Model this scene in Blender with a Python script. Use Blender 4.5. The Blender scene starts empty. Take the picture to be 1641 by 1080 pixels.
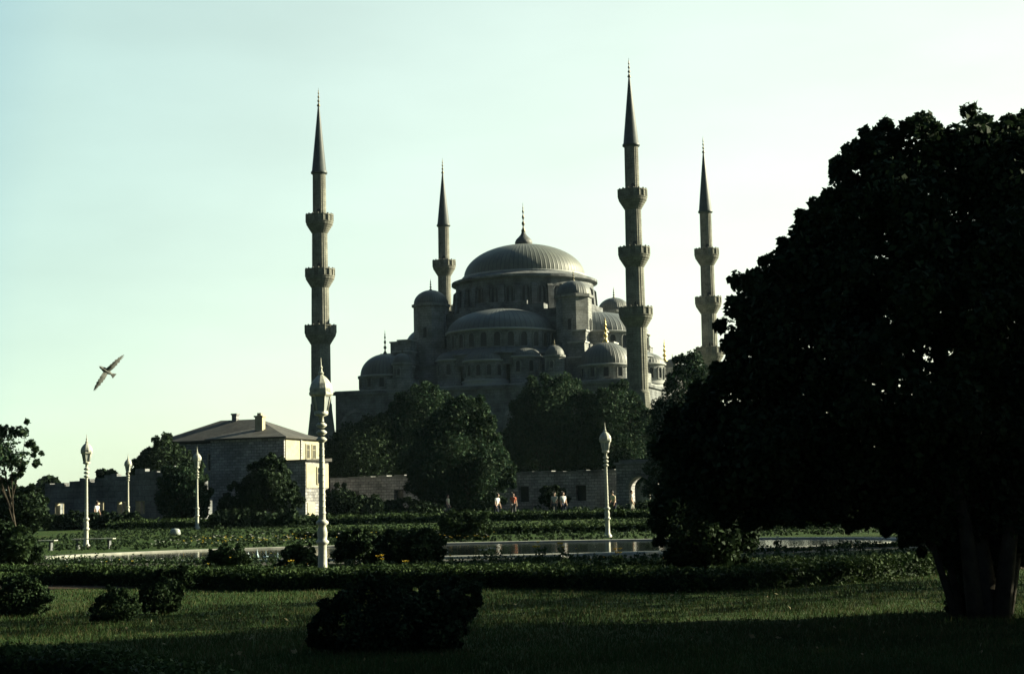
import bpy, bmesh, math, random
import numpy as np
from mathutils import Vector, Matrix
R = math.radians
S = bpy.context.scene
COL = S.collection
rng = np.random.default_rng(7)
random.seed(7)

# ------------------------------------------------------------------ camera
W, H, F = 1641.0, 1080.0, 2616.0
CAM = Vector((0, 0, 1.7))
PITCH, ROLL = R(5.76), R(1.2)
MC = (Matrix.Rotation(R(90) + PITCH, 3, 'X') @ Matrix.Rotation(-ROLL, 3, 'Z'))
cam = bpy.data.cameras.new('camera')
cam.sensor_width = 36
cam.lens = 36 * F / W
cam.clip_start, cam.clip_end = 0.1, 9000
camo = bpy.data.objects.new('camera', cam)
COL.objects.link(camo)
camo.matrix_world = Matrix.Translation(CAM) @ MC.to_4x4()
S.camera = camo

# ------------------------------------------------------------------ light
SUN_AZ, SUN_EL = R(72), R(21)          # azimuth clockwise from +Y (view direction)
w = bpy.data.worlds.new('World')
S.world = w
w.use_nodes = True
nt = w.node_tree
sky = nt.nodes.new('ShaderNodeTexSky')
sky.sky_type = 'NISHITA'
sky.sun_disc = False
sky.sun_elevation, sky.sun_rotation = SUN_EL, SUN_AZ
sky.air_density, sky.dust_density, sky.ozone_density = 1.0, 0.6, 1.0
gm = nt.nodes.new('ShaderNodeGamma'); gm.inputs[1].default_value = 0.36
nt.links.new(sky.outputs[0], gm.inputs[0])
tint = nt.nodes.new('ShaderNodeMix')
tint.data_type, tint.blend_type = 'RGBA', 'MULTIPLY'
tint.inputs[0].default_value = 1
tint.inputs[7].default_value = (0.96, 1.0, 0.93, 1)
nt.links.new(gm.outputs[0], tint.inputs[6])
# sky away from GLOW darkened by hand to deepen the shade
tc = nt.nodes.new('ShaderNodeTexCoord')
dt = nt.nodes.new('ShaderNodeVectorMath'); dt.operation = 'DOT_PRODUCT'
GLOW = R(36)                            # invented bright side of the sky, left of the sun
dt.inputs[1].default_value = (math.sin(GLOW), math.cos(GLOW), 0)
nt.links.new(tc.outputs['Generated'], dt.inputs[0])
mr = nt.nodes.new('ShaderNodeMapRange'); mr.inputs[1].default_value = -1; mr.inputs[2].default_value = 1
nt.links.new(dt.outputs['Value'], mr.inputs[0])
cr = nt.nodes.new('ShaderNodeValToRGB')
el = cr.color_ramp.elements
el[0].position, el[0].color = 0.10, (0.06, 0.085, 0.14, 1)
el[1].position, el[1].color = 0.97, (1.66, 1.58, 1.33, 1)
e2 = el.new(0.80); e2.color = (1.10, 1.27, 1.14, 1)
e3 = el.new(0.52); e3.color = (0.13, 0.19, 0.30, 1)
e4 = el.new(0.66); e4.color = (0.36, 0.48, 0.58, 1)
e5 = el.new(0.745); e5.color = (0.50, 0.84, 0.97, 1)
nt.links.new(mr.outputs[0], cr.inputs[0])
sh = nt.nodes.new('ShaderNodeMix'); sh.data_type, sh.blend_type = 'RGBA', 'MULTIPLY'; sh.inputs[0].default_value = 1
nt.links.new(tint.outputs[2], sh.inputs[6]); nt.links.new(cr.outputs[0], sh.inputs[7])
bg = nt.nodes['Background']
bg.inputs[1].default_value = 0.15
# faint uneven thin haze
tn = nt.nodes.new('ShaderNodeTexNoise'); tn.inputs['Scale'].default_value = 5; tn.inputs['Detail'].default_value = 5
tm = nt.nodes.new('ShaderNodeMapping'); tm.inputs['Scale'].default_value = (1, 1, 3.5)
nt.links.new(tc.outputs['Generated'], tm.inputs[0]); nt.links.new(tm.outputs[0], tn.inputs['Vector'])
tr_ = nt.nodes.new('ShaderNodeMapRange'); tr_.inputs[1].default_value = .3; tr_.inputs[2].default_value = .7; tr_.inputs[3].default_value = .95; tr_.inputs[4].default_value = 1.05
nt.links.new(tn.outputs['Fac'], tr_.inputs[0])
th = nt.nodes.new('ShaderNodeMix'); th.data_type, th.blend_type = 'RGBA', 'MULTIPLY'; th.inputs[0].default_value = 1
nt.links.new(sh.outputs[2], th.inputs[6]); nt.links.new(tr_.outputs[0], th.inputs[7])
nt.links.new(th.outputs[2], bg.inputs[0])
sl = bpy.data.lights.new('sun', 'SUN')
sl.energy, sl.angle, sl.color = 5.0, R(0.5), (1.0, 0.93, 0.66)
so = bpy.data.objects.new('sun', sl)
COL.objects.link(so)
sd = Vector((math.sin(SUN_AZ) * math.cos(SUN_EL), math.cos(SUN_AZ) * math.cos(SUN_EL), math.sin(SUN_EL)))
so.rotation_euler = sd.to_track_quat('Z', 'Y').to_euler()
so.location = (60, 40, 60)
S.view_settings.view_transform = 'Standard'
S.view_settings.look = 'None'
S.view_settings.exposure = 1.55
S.view_settings.gamma = 1
S.cycles.max_bounces = 6
S.cycles.transparent_max_bounces = 4

# ------------------------------------------------------------------ helpers: places
def ray(u, v):
    return MC @ Vector((u - W / 2, -(v - H / 2), -F))
def at(u, v, d):                       # world point seen at pixel u, v at world depth d
    r = ray(u, v)
    return CAM + r * (d / r.y)
def onz(u, v, z=0.0):                  # point on a level plane
    r = ray(u, v)
    return CAM + r * ((z - CAM.z) / r.z)
PX, PY, PA, PB = -1.4, 59.3, 15.3, 8.3  # the pool ellipse
def smooth(a, b, t):
    t = min(1, max(0, (t - a) / (b - a)))
    return t * t * (3 - 2 * t)
def gz(x, y):
    return 0.62 * smooth(70, 125, y) + 0.5 * smooth(170, 230, y)

# ------------------------------------------------------------------ helpers: objects
def tag(o, label=None, cat=None, group=None, kind=None):
    for k, v in (('label', label), ('category', cat), ('group', group), ('kind', kind)):
        if v: o[k] = v
    return o
def empty(name, loc, rz=0, label=None, cat=None, group=None):
    o = bpy.data.objects.new(name, None)
    COL.objects.link(o)
    o.location = loc
    o.rotation_euler = (0, 0, rz)
    o.empty_display_size = 0.3
    return tag(o, label, cat, group)
def link(name, me, parent=None, loc=(0, 0, 0), rz=0):
    o = bpy.data.objects.new(name, me)
    COL.objects.link(o)
    o.parent = parent
    o.location = loc
    o.rotation_euler = (0, 0, rz)
    return o
def copy_tree(o, parent=None):
    c = o.copy()
    COL.objects.link(c)
    c.parent = parent
    for ch in list(o.children): copy_tree(ch, c)
    return c

class MB:
    """collects shapes into one mesh; material index per face"""
    def __init__(s): s.v, s.f, s.m, s.s = [], [], [], []
    def add(s, vs, fs, m=0, sm=False):
        n = len(s.v)
        s.v += [tuple(p) for p in vs]
        s.f += [tuple(i + n for i in f) for f in fs]
        s.m += [m] * len(fs); s.s += [sm] * len(fs)
        return s
    def box(s, x0, x1, y0, y1, z0, z1, m=0):
        return s.add([(x0,y0,z0),(x1,y0,z0),(x1,y1,z0),(x0,y1,z0),(x0,y0,z1),(x1,y0,z1),(x1,y1,z1),(x0,y1,z1)],
              [(3,2,1,0),(4,5,6,7),(0,1,5,4),(1,2,6,5),(2,3,7,6),(3,0,4,7)], m)
    def lathe(s, prof, n=24, m=0, sm=True, a0=0.0, a1=2 * math.pi, c=(0, 0, 0), flat=False, off=0.0):
        """prof: list of (r, z). full turn or a sector (open)"""
        full = abs(a1 - a0 - 2 * math.pi) < 1e-6
        k = n if full else n + 1
        vs = []
        for r, z in prof:
            for i in range(k):
                a = a0 + off + (a1 - a0) * i / n
                vs.append((c[0] + r * math.cos(a), c[1] + r * math.sin(a), c[2] + z))
        fs = []
        for j in range(len(prof) - 1):
            for i in range(n):
                p, q = j * k + i, j * k + (i + 1) % k
                fs.append((p, q, q + k, p + k))
        s.add(vs, fs, m, sm and not flat)
        return s
    def tube(s, pts, rad, n=8, m=0, cap=True):
        pts = [Vector(p) for p in pts]
        vs, fs = [], []
        ref = Vector((0.31, 0.95, 0.05))
        for i, p in enumerate(pts):
            t = (pts[min(i + 1, len(pts) - 1)] - pts[max(i - 1, 0)]).normalized()
            a = t.cross(ref)
            if a.length < 0.1: a = t.cross(Vector((1, 0, 0)))
            a.normalize(); b = t.cross(a)
            r = rad[i] if hasattr(rad, '__len__') else rad
            for k in range(n):
                q = 2 * math.pi * k / n
                vs.append(p + a * math.cos(q) * r + b * math.sin(q) * r)
        for i in range(len(pts) - 1):
            for k in range(n):
                fs.append((i*n+k, i*n+(k+1)%n, (i+1)*n+(k+1)%n, (i+1)*n+k))
        if cap:
            fs.append(tuple(range(n))[::-1]); fs.append(tuple((len(pts)-1)*n + k for k in range(n)))
        return s.add(vs, fs, m, True)
    def prism(s, poly, y0, y1, m=0):
        """poly in x, z, pushed from y0 to y1"""
        n = len(poly)
        vs = [(x, y0, z) for x, z in poly] + [(x, y1, z) for x, z in poly]
        fs = [tuple(range(n)), tuple(range(2*n-1, n-1, -1))]
        fs += [(i, i + n, (i + 1) % n + n, (i + 1) % n) for i in range(n)]
        return s.add(vs, fs, m)
    def build(s, name, mats, parent=None, loc=(0, 0, 0), rz=0):
        me = bpy.data.meshes.new(name)
        me.from_pydata(s.v, [], s.f)
        for mt in (mats if isinstance(mats, (list, tuple)) else [mats]): me.materials.append(mt)
        me.polygons.foreach_set('material_index', s.m)
        me.polygons.foreach_set('use_smooth', s.s)
        bm = bmesh.new(); bm.from_mesh(me)
        bmesh.ops.recalc_face_normals(bm, faces=bm.faces)
        bm.to_mesh(me); bm.free()
        return link(name, me, parent, loc, rz)

def np_mesh(name, V, Q, mats, mi=None, smooth_=False):
    """fast mesh of quads"""
    me = bpy.data.meshes.new(name)
    me.vertices.add(len(V)); me.vertices.foreach_set('co', np.asarray(V, np.float32).ravel())
    k = Q.shape[1]
    me.loops.add(Q.size); me.loops.foreach_set('vertex_index', Q.astype(np.int32).ravel())
    me.polygons.add(len(Q)); me.polygons.foreach_set('loop_start', np.arange(0, Q.size, k, dtype=np.int32))
    for mt in mats: me.materials.append(mt)
    if mi is not None: me.polygons.foreach_set('material_index', np.asarray(mi, np.int32))
    if smooth_: me.polygons.foreach_set('use_smooth', np.ones(len(Q), bool))
    me.update(calc_edges=True)
    return me

# ------------------------------------------------------------------ materials
def nodes(name):
    m = bpy.data.materials.new(name); m.use_nodes = True
    t = m.node_tree
    return m, t, t.nodes['Principled BSDF']
def ramp(t, src, stops):
    r = t.nodes.new('ShaderNodeValToRGB')
    e = r.color_ramp.elements
    while len(e) < len(stops): e.new(0.5)
    for i, (p, c) in enumerate(stops):
        e[i].position = p; e[i].color = (*c, 1)
    t.links.new(src, r.inputs[0])
    return r.outputs[0]
def noise(t, scale, detail=5, vec=None, rough=0.6):
    n = t.nodes.new('ShaderNodeTexNoise')
    n.inputs['Scale'].default_value = scale; n.inputs['Detail'].default_value = detail
    n.inputs['Roughness'].default_value = rough
    if vec is not None: t.links.new(vec, n.inputs['Vector'])
    return n.outputs['Fac']
def objco(t):
    return t.nodes.new('ShaderNodeTexCoord').outputs['Object']
def bump(t, b, h, dist=0.05, strength=0.6):
    n = t.nodes.new('ShaderNodeBump')
    n.inputs['Distance'].default_value = dist; n.inputs['Strength'].default_value = strength
    t.links.new(h, n.inputs['Height']); t.links.new(n.outputs[0], b.inputs['Normal'])
def mixc(t, a, bb, fac, mode='MULTIPLY'):
    n = t.nodes.new('ShaderNodeMix'); n.data_type, n.blend_type = 'RGBA', mode
    if isinstance(fac, float): n.inputs[0].default_value = fac
    else: t.links.new(fac, n.inputs[0])
    for i, x in ((6, a), (7, bb)):
        if isinstance(x, tuple): n.inputs[i].default_value = (*x, 1)
        else: t.links.new(x, n.inputs[i])
    return n.outputs[2]
def mat_noise(name, c0, c1, scale=3.0, rough=0.8, bd=0.02, spec=0.3, metal=0.0, detail=6):
    m, t, b = nodes(name)
    co = objco(t)
    f = noise(t, scale, detail, co)
    t.links.new(ramp(t, f, [(0.3, c0), (0.7, c1)]), b.inputs['Base Color'])
    b.inputs['Roughness'].default_value = rough; b.inputs['Metallic'].default_value = metal
    b.inputs['Specular IOR Level'].default_value = spec
    if bd: bump(t, b, noise(t, scale * 4, 4, co), bd)
    return m
def mat_stone(name, c0, c1, bw=0.9, bh=0.4, mortar=0.6, stain=0.25):
    """coursed masonry: brick pattern over (x + y, z), patchy stones, dirt"""
    m, t, b = nodes(name)
    co = objco(t)
    sp = t.nodes.new('ShaderNodeSeparateXYZ'); t.links.new(co, sp.inputs[0])
    ad = t.nodes.new('ShaderNodeMath'); t.links.new(sp.outputs[0], ad.inputs[0]); t.links.new(sp.outputs[1], ad.inputs[1])
    cb = t.nodes.new('ShaderNodeCombineXYZ'); t.links.new(ad.outputs[0], cb.inputs[0]); t.links.new(sp.outputs[2], cb.inputs[1])
    br = t.nodes.new('ShaderNodeTexBrick')
    br.inputs['Scale'].default_value = 1; br.inputs['Brick Width'].default_value = bw; br.inputs['Row Height'].default_value = bh
    br.inputs['Mortar Size'].default_value = 0.03; br.inputs['Bias'].default_value = 0.0
    br.inputs['Color1'].default_value = (*c0, 1); br.inputs['Color2'].default_value = (*c1, 1)
    br.inputs['Mortar'].default_value = (*[x * mortar for x in c0], 1)
    t.links.new(cb.outputs[0], br.inputs['Vector'])
    n1 = ramp(t, noise(t, 0.5, 6, co), [(0.3, (1 - stain * 1.6,) * 3), (0.65, (1.1,) * 3)])
    c = mixc(t, br.outputs['Color'], n1, 1.0)
    n2 = ramp(t, noise(t, 5, 4, co), [(0.3, (0.75,) * 3), (0.7, (1.15,) * 3)])
    c = mixc(t, c, n2, 1.0)
    t.links.new(c, b.inputs['Base Color'])
    b.inputs['Roughness'].default_value = 0.9; b.inputs['Specular IOR Level'].default_value = 0.15
    bump(t, b, br.outputs['Fac'], -0.03, 0.7)
    return m
def mat_lead(name, c0, c1, ribs=48):
    """lead sheet with standing seams running up the dome"""
    m, t, b = nodes(name)
    co = objco(t)
    sp = t.nodes.new('ShaderNodeSeparateXYZ'); t.links.new(co, sp.inputs[0])
    an = t.nodes.new('ShaderNodeMath'); an.operation = 'ARCTAN2'
    t.links.new(sp.outputs[1], an.inputs[0]); t.links.new(sp.outputs[0], an.inputs[1])
    mu = t.nodes.new('ShaderNodeMath'); mu.operation = 'MULTIPLY'; mu.inputs[1].default_value = ribs
    t.links.new(an.outputs[0], mu.inputs[0])
    co_ = t.nodes.new('ShaderNodeMath'); co_.operation = 'COSINE'; t.links.new(mu.outputs[0], co_.inputs[0])
    po = t.nodes.new('ShaderNodeMapRange'); po.inputs[1].default_value = 0.5; po.inputs[2].default_value = 1
    t.links.new(co_.outputs[0], po.inputs[0])
    f = noise(t, 0.7, 6, co)
    c = ramp(t, f, [(0.3, c0), (0.7, c1)])
    t.links.new(mixc(t, c, tuple(x * 0.86 for x in c0), po.outputs[0], 'MIX'), b.inputs['Base Color'])
    b.inputs['Roughness'].default_value = 0.55; b.inputs['Specular IOR Level'].default_value = 0.35
    bump(t, b, po.outputs[0], 0.06, 0.6)
    return m
def mat_leaf(name, c0, c1, scale=0.8, trans=0.25):
    m, t, b = nodes(name)
    co = objco(t)
    f = noise(t, scale, 4, co)
    c = ramp(t, f, [(0.35, c0), (0.65, c1)])
    t.links.new(c, b.inputs['Base Color'])
    b.inputs['Roughness'].default_value = 0.65; b.inputs['Specular IOR Level'].default_value = 0.04
    tr = t.nodes.new('ShaderNodeBsdfTranslucent'); t.links.new(c, tr.inputs[0])
    mx = t.nodes.new('ShaderNodeMixShader'); mx.inputs[0].default_value = trans
    t.links.new(b.outputs[0], mx.inputs[1]); t.links.new(tr.outputs[0], mx.inputs[2])
    t.links.new(mx.outputs[0], t.nodes['Material Output'].inputs[0])
    return m

def mat_tiles(name, c0, c1, scale, rough, bd):
    m, t, b = nodes(name)
    co = objco(t)
    wv = t.nodes.new('ShaderNodeTexWave'); wv.bands_direction = 'Z'; wv.inputs['Scale'].default_value = 4.0; wv.inputs['Distortion'].default_value = 1.5; wv.inputs['Detail'].default_value = 3
    t.links.new(co, wv.inputs[0])
    c = ramp(t, noise(t, scale, 6, co), [(0.3, c0), (0.7, c1)])
    c = mixc(t, c, ramp(t, wv.outputs['Fac'], [(0.1, (.6,) * 3), (0.5, (1.05,) * 3)]), 1.0)
    c = mixc(t, c, ramp(t, noise(t, 0.6, 4, co), [(0.35, (.65,) * 3), (0.65, (1.2,) * 3)]), 1.0)
    t.links.new(c, b.inputs['Base Color']); b.inputs['Roughness'].default_value = rough
    bump(t, b, wv.outputs['Fac'], .04, .8)
    return m
M = {}
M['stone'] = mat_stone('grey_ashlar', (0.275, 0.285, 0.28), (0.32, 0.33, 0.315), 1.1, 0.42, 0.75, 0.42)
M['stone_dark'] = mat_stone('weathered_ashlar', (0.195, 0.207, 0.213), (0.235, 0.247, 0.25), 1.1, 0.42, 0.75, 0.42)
M['minaret'] = mat_stone('minaret_limestone', (0.225, 0.225, 0.19), (0.26, 0.26, 0.22), 0.8, 0.36, 0.8, 0.36)
M['rubble'] = mat_stone('rough_rubble_masonry', (0.30, 0.30, 0.31), (0.52, 0.51, 0.50), 0.55, 0.26, 0.7, 0.36)
M['render'] = mat_noise('pale_lime_render', (0.32, 0.30, 0.21), (0.46, 0.43, 0.31), 1.6, 0.9, 0.01, 0.1)
M['lead'] = mat_lead('dome_lead', (0.095, 0.105, 0.095), (0.15, 0.16, 0.135), 84)
M['lead_half'] = mat_lead('half_dome_lead', (0.095, 0.108, 0.112), (0.14, 0.155, 0.155), 64)
M['lead_small'] = mat_lead('small_dome_lead', (0.09, 0.098, 0.097), (0.14, 0.15, 0.14), 40)
M['lead_edge'] = mat_noise('lead_cornice', (0.30, 0.31, 0.30), (0.40, 0.41, 0.39), 2, 0.6, 0.01)
M['spire'] = mat_noise('spire_lead', (0.036, 0.046, 0.048), (0.065, 0.08, 0.08), 1.2, 0.5, 0.01)
M['gold'] = mat_noise('gilded_copper', (0.62, 0.45, 0.12), (0.80, 0.60, 0.20), 4, 0.35, 0.0, 0.5, 0.5)
M['bronze'] = mat_noise('dark_bronze', (0.08, 0.075, 0.05), (0.14, 0.12, 0.07), 4, 0.45, 0.0, 0.5, 0.7)
M['glass'] = mat_noise('dark_window_lattice', (0.02, 0.022, 0.025), (0.045, 0.048, 0.05), 6, 0.35, 0.0)
M['roof'] = mat_tiles('weathered_roof_tiles', (0.045, 0.044, 0.04), (0.085, 0.082, 0.072), 2.2, 0.85, 0.03)
M['white'] = mat_noise('chalky_white_paint', (0.30, 0.31, 0.26), (0.60, 0.60, 0.50), 9, 0.5, 0.004)
M['milk'] = mat_noise('milk_glass', (0.26, 0.29, 0.28), (0.36, 0.39, 0.37), 3, 0.25, 0.0)
M['bark'] = mat_noise('brown_bark', (0.03, 0.026, 0.02), (0.07, 0.06, 0.045), 5, 0.95, 0.03, 0.1)
M['kerb'] = mat_noise('pale_kerb_stone', (0.20, 0.205, 0.175), (0.38, 0.38, 0.32), 2.5, 0.8, 0.015)
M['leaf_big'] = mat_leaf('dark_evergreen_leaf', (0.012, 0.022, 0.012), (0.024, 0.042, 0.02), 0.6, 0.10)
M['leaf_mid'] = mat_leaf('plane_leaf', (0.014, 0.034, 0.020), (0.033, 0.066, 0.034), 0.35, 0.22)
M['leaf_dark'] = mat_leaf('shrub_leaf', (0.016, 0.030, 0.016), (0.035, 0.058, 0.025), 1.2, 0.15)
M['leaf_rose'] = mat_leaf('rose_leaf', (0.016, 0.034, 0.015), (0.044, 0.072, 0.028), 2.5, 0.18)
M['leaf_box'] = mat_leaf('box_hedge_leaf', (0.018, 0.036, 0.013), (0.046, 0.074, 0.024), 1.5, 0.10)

# ------------------------------------------------------------------ ground
def ground():
    def axis(lo, hi, fine, seg):
        a = [lo]
        while a[-1] < hi:
            x = a[-1]
            st = fine if seg[0] <= x <= seg[1] else min(400, max(fine, 0.25 * min(abs(x - seg[0]), abs(x - seg[1]))))
            a.append(x + st)
        return np.array(a)
    xs = axis(-2000, 2000, 0.32, (-18, 16)); ys = axis(-150, 2000, 0.32, (49, 70))
    X, Y = np.meshgrid(xs, ys)
    sm = lambda a, b, t: (lambda q: q * q * (3 - 2 * q))(np.clip((t - a) / (b - a), 0, 1))
    Z = 0.62 * sm(70, 125, Y) + 0.5 * sm(170, 230, Y)
    e = ((X - PX) / (PA + 0.4)) ** 2 + ((Y - PY) / (PB + 0.4)) ** 2
    Z = np.where(e < 1, -0.9, Z)
    n, k = X.shape
    V = np.stack([X, Y, Z], -1).reshape(-1, 3)
    i = np.arange(n * k).reshape(n, k)
    Q = np.stack([i[:-1, :-1], i[:-1, 1:], i[1:, 1:], i[1:, :-1]], -1).reshape(-1, 4)
    m, t, b = nodes('park_lawn')
    co = objco(t)
    c = ramp(t, noise(t, 0.45, 7, co), [(0.32, (0.024, 0.044, 0.014)), (0.5, (0.036, 0.066, 0.018)), (0.7, (0.060, 0.070, 0.026))])
    c = mixc(t, c, ramp(t, noise(t, 14, 4, co), [(0.3, (0.55,) * 3), (0.7, (1.3,) * 3)]), 1.0)
    t.links.new(c, b.inputs['Base Color'])
    b.inputs['Roughness'].default_value = 0.95; b.inputs['Specular IOR Level'].default_value = 0.05
    bump(t, b, noise(t, 30, 5, co), 0.06, 1.0)
    o = link('ground', np_mesh('ground', V, Q, [m]))
    tag(o, kind='structure')
ground()

def strip(name, pts, hw, z, m, kind='structure'):
    """a flat band along a poly-line on the ground"""
    V, Q = [], []
    P = [Vector((p[0], p[1], 0)) for p in pts]
    for i, p in enumerate(P):
        t = (P[min(i + 1, len(P) - 1)] - P[max(i - 1, 0)]).normalized()
        nrm = Vector((-t.y, t.x, 0))
        for s_ in (-1, 1):
            q = p + nrm * hw * s_
            V.append((q.x, q.y, gz(q.x, q.y) + z))
    for i in range(len(P) - 1): Q.append((2*i, 2*i+2, 2*i+3, 2*i+1))
    o = link(name, np_mesh(name, np.array(V), np.array(Q), [m]))
    return tag(o, kind=kind)
M['gravel'] = mat_noise('path_gravel', (0.055, 0.055, 0.045), (0.10, 0.098, 0.08), 8, 0.95, 0.02, 0.1)
M['soil'] = mat_noise('bed_soil', (0.035, 0.028, 0.02), (0.06, 0.045, 0.03), 4, 1.0, 0.03, 0.05)

def ellipse(a, b, n=120, a0=0, a1=2 * math.pi):
    return [(PX + a * math.cos(a0 + (a1 - a0) * i / n), PY + b * math.sin(a0 + (a1 - a0) * i / n)) for i in range(n + 1)]
# gravel walk round the pool, beds beyond and before it
strip('path', ellipse(PA + 2.1, PB + 2.1), 1.2, 0.006, M['gravel'])
strip('flower_bed_soil', [(-40, 41), (-20, 40.5), (0, 40.2), (20, 40.5), (40, 41)], 4.2, 0.010, M['soil'])
strip('far_path', [(-90, 127), (0, 127), (90, 127)], 4.0, 0.008, M['gravel'])

def pool():
    n = 160
    V, Q = [], []
    prof = [(0.0, -0.95), (0.0, 0.06), (0.03, 0.085), (0.52, 0.085), (0.55, 0.05), (0.65, -0.2)]
    for j, (o_, z) in enumerate(prof):
        for i in range(n):
            a = 2 * math.pi * i / n
            V.append((PX + (PA + o_) * math.cos(a), PY + (PB + o_) * math.sin(a), z))
    for j in range(len(prof) - 1):
        for i in range(n):
            Q.append((j*n+i, j*n+(i+1) % n, (j+1)*n+(i+1) % n, (j+1)*n+i))
    o = link('pool_kerb', np_mesh('pool_kerb', np.array(V), np.array(Q)[:, ::-1], [M['kerb']]))
    tag(o, 'pale stone kerb running round the wide oval garden pool', 'pool kerb')
    m, t, b = nodes('pool_water')
    b.inputs['Base Color'].default_value = (0.012, 0.018, 0.02, 1)
    b.inputs['Roughness'].default_value = 0.06
    b.inputs['IOR'].default_value = 1.33
    co = objco(t)
    mp = t.nodes.new('ShaderNodeMapping'); mp.inputs['Scale'].default_value = (1.0, 2.5, 1)
    t.links.new(co, mp.inputs[0])
    bump(t, b, noise(t, 1.4, 3, mp.outputs[0]), 0.03, 0.12)
    V = [(PX, PY, .03)] + [(PX + (PA + .05) * math.cos(2*math.pi*i/n), PY + (PB + .05) * math.sin(2*math.pi*i/n), .03) for i in range(n)]
    me = bpy.data.meshes.new('water'); me.from_pydata(V, [], [(0, 1 + i, 1 + (i + 1) % n) for i in range(n)]); me.materials.append(m)
    tag(link('water', me), kind='structure')
pool()

# ------------------------------------------------------------------ the mosque
AX = R(-18.7)                           # heading of the mosque's long sides
CU, CV = Vector((math.cos(AX), math.sin(AX), 0)), Vector((-math.sin(AX), math.cos(AX), 0))
MO = Vector((2.3, 273, -0.1))         # the hall stands a little lower than the minarets' plinths

def arch_poly(w_, h, n=8, pointed=0.15):
    """x, z outline of an arched opening, foot at z = 0"""
    r = w_ / 2
    pts = [(-r, 0), (r, 0)]
    sp = h - r * (1 + pointed)
    for i in range(n + 1):
        a = math.pi * i / n
        pts.append((r * math.cos(a), sp + r * (1 + pointed) * math.sin(a)))
    return pts
def window_mesh(w_, h, rim=0.16, dep=0.22, pointed=0.15):
    """stone surround standing proud, dark lattice pane inside; faces -y"""
    mb = MB()
    inn, out = arch_poly(w_, h, 8, pointed), arch_poly(w_ + 2 * rim, h + rim, 8, pointed)
    out[0], out[1] = (out[0][0], -rim), (out[1][0], -rim)
    n = len(inn)
    vs = [(x, -dep, z) for x, z in out] + [(x, -dep, z) for x, z in inn] + [(x, 0.05, z) for x, z in out] + [(x, -0.02, z) for x, z in inn]
    fs = []
    for i in range(n):
        j = (i + 1) % n
        fs += [(i, j, n + j, n + i), (i, 2*n + i, 2*n + j, j), (n + i, n + j, 3*n + j, 3*n + i)]
    mb.add(vs, fs, 0)
    mb.add([(x, -0.03, z) for x, z in inn], [tuple(range(n))], 1)
    return mb
_wcache = {}
def window(parent, x, y, z, rz, w_, h, name='window', stone='stone', rim=0.16, dep=0.22):
    k = (w_, h, stone, rim, dep)
    if k not in _wcache:
        o = window_mesh(w_, h, rim, dep).build(name, [M[stone], M['glass']], parent, (x, y, z), rz)
        _wcache[k] = o.data
        return o
    return link(name, _wcache[k], parent, (x, y, z), rz)
def ring_windows(parent, c, r, z, n, w_, h, a0, a1, **kw):
    for i in range(n):
        a = a0 + (a1 - a0) * (i + 0.5) / n
        window(parent, c[0] + r * math.cos(a), c[1] + r * math.sin(a), z, a + math.pi / 2, w_, h, **kw)
def dome_prof(r, h, z0=0.0, n=14, p=1.0):
    return [(r * math.cos(math.pi / 2 * i / n) ** p, z0 + h * math.sin(math.pi / 2 * i / n)) for i in range(n + 1)]
def finial_mb(h, k=1.0, mb=None, z0=0.0):
    """alem: stacked gilt balls and a spike"""
    pr = [(0.30*k, 0), (0.34*k, .05*h), (0.16*k, .13*h), (0.08*k, .2*h), (0.24*k, .27*h), (0.24*k, .31*h), (0.07*k, .38*h), (0.07*k, .42*h),
          (0.19*k, .49*h), (0.19*k, .53*h), (0.06*k, .6*h), (0.06*k, .64*h), (0.14*k, .69*h), (0.14*k, .72*h), (0.05*k, .78*h), (0.10*k, .83*h), (0.04*k, .87*h), (0.02*k, h), (0, h)]
    return (mb or MB()).lathe([(r, z + z0) for r, z in pr], 10)

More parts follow.
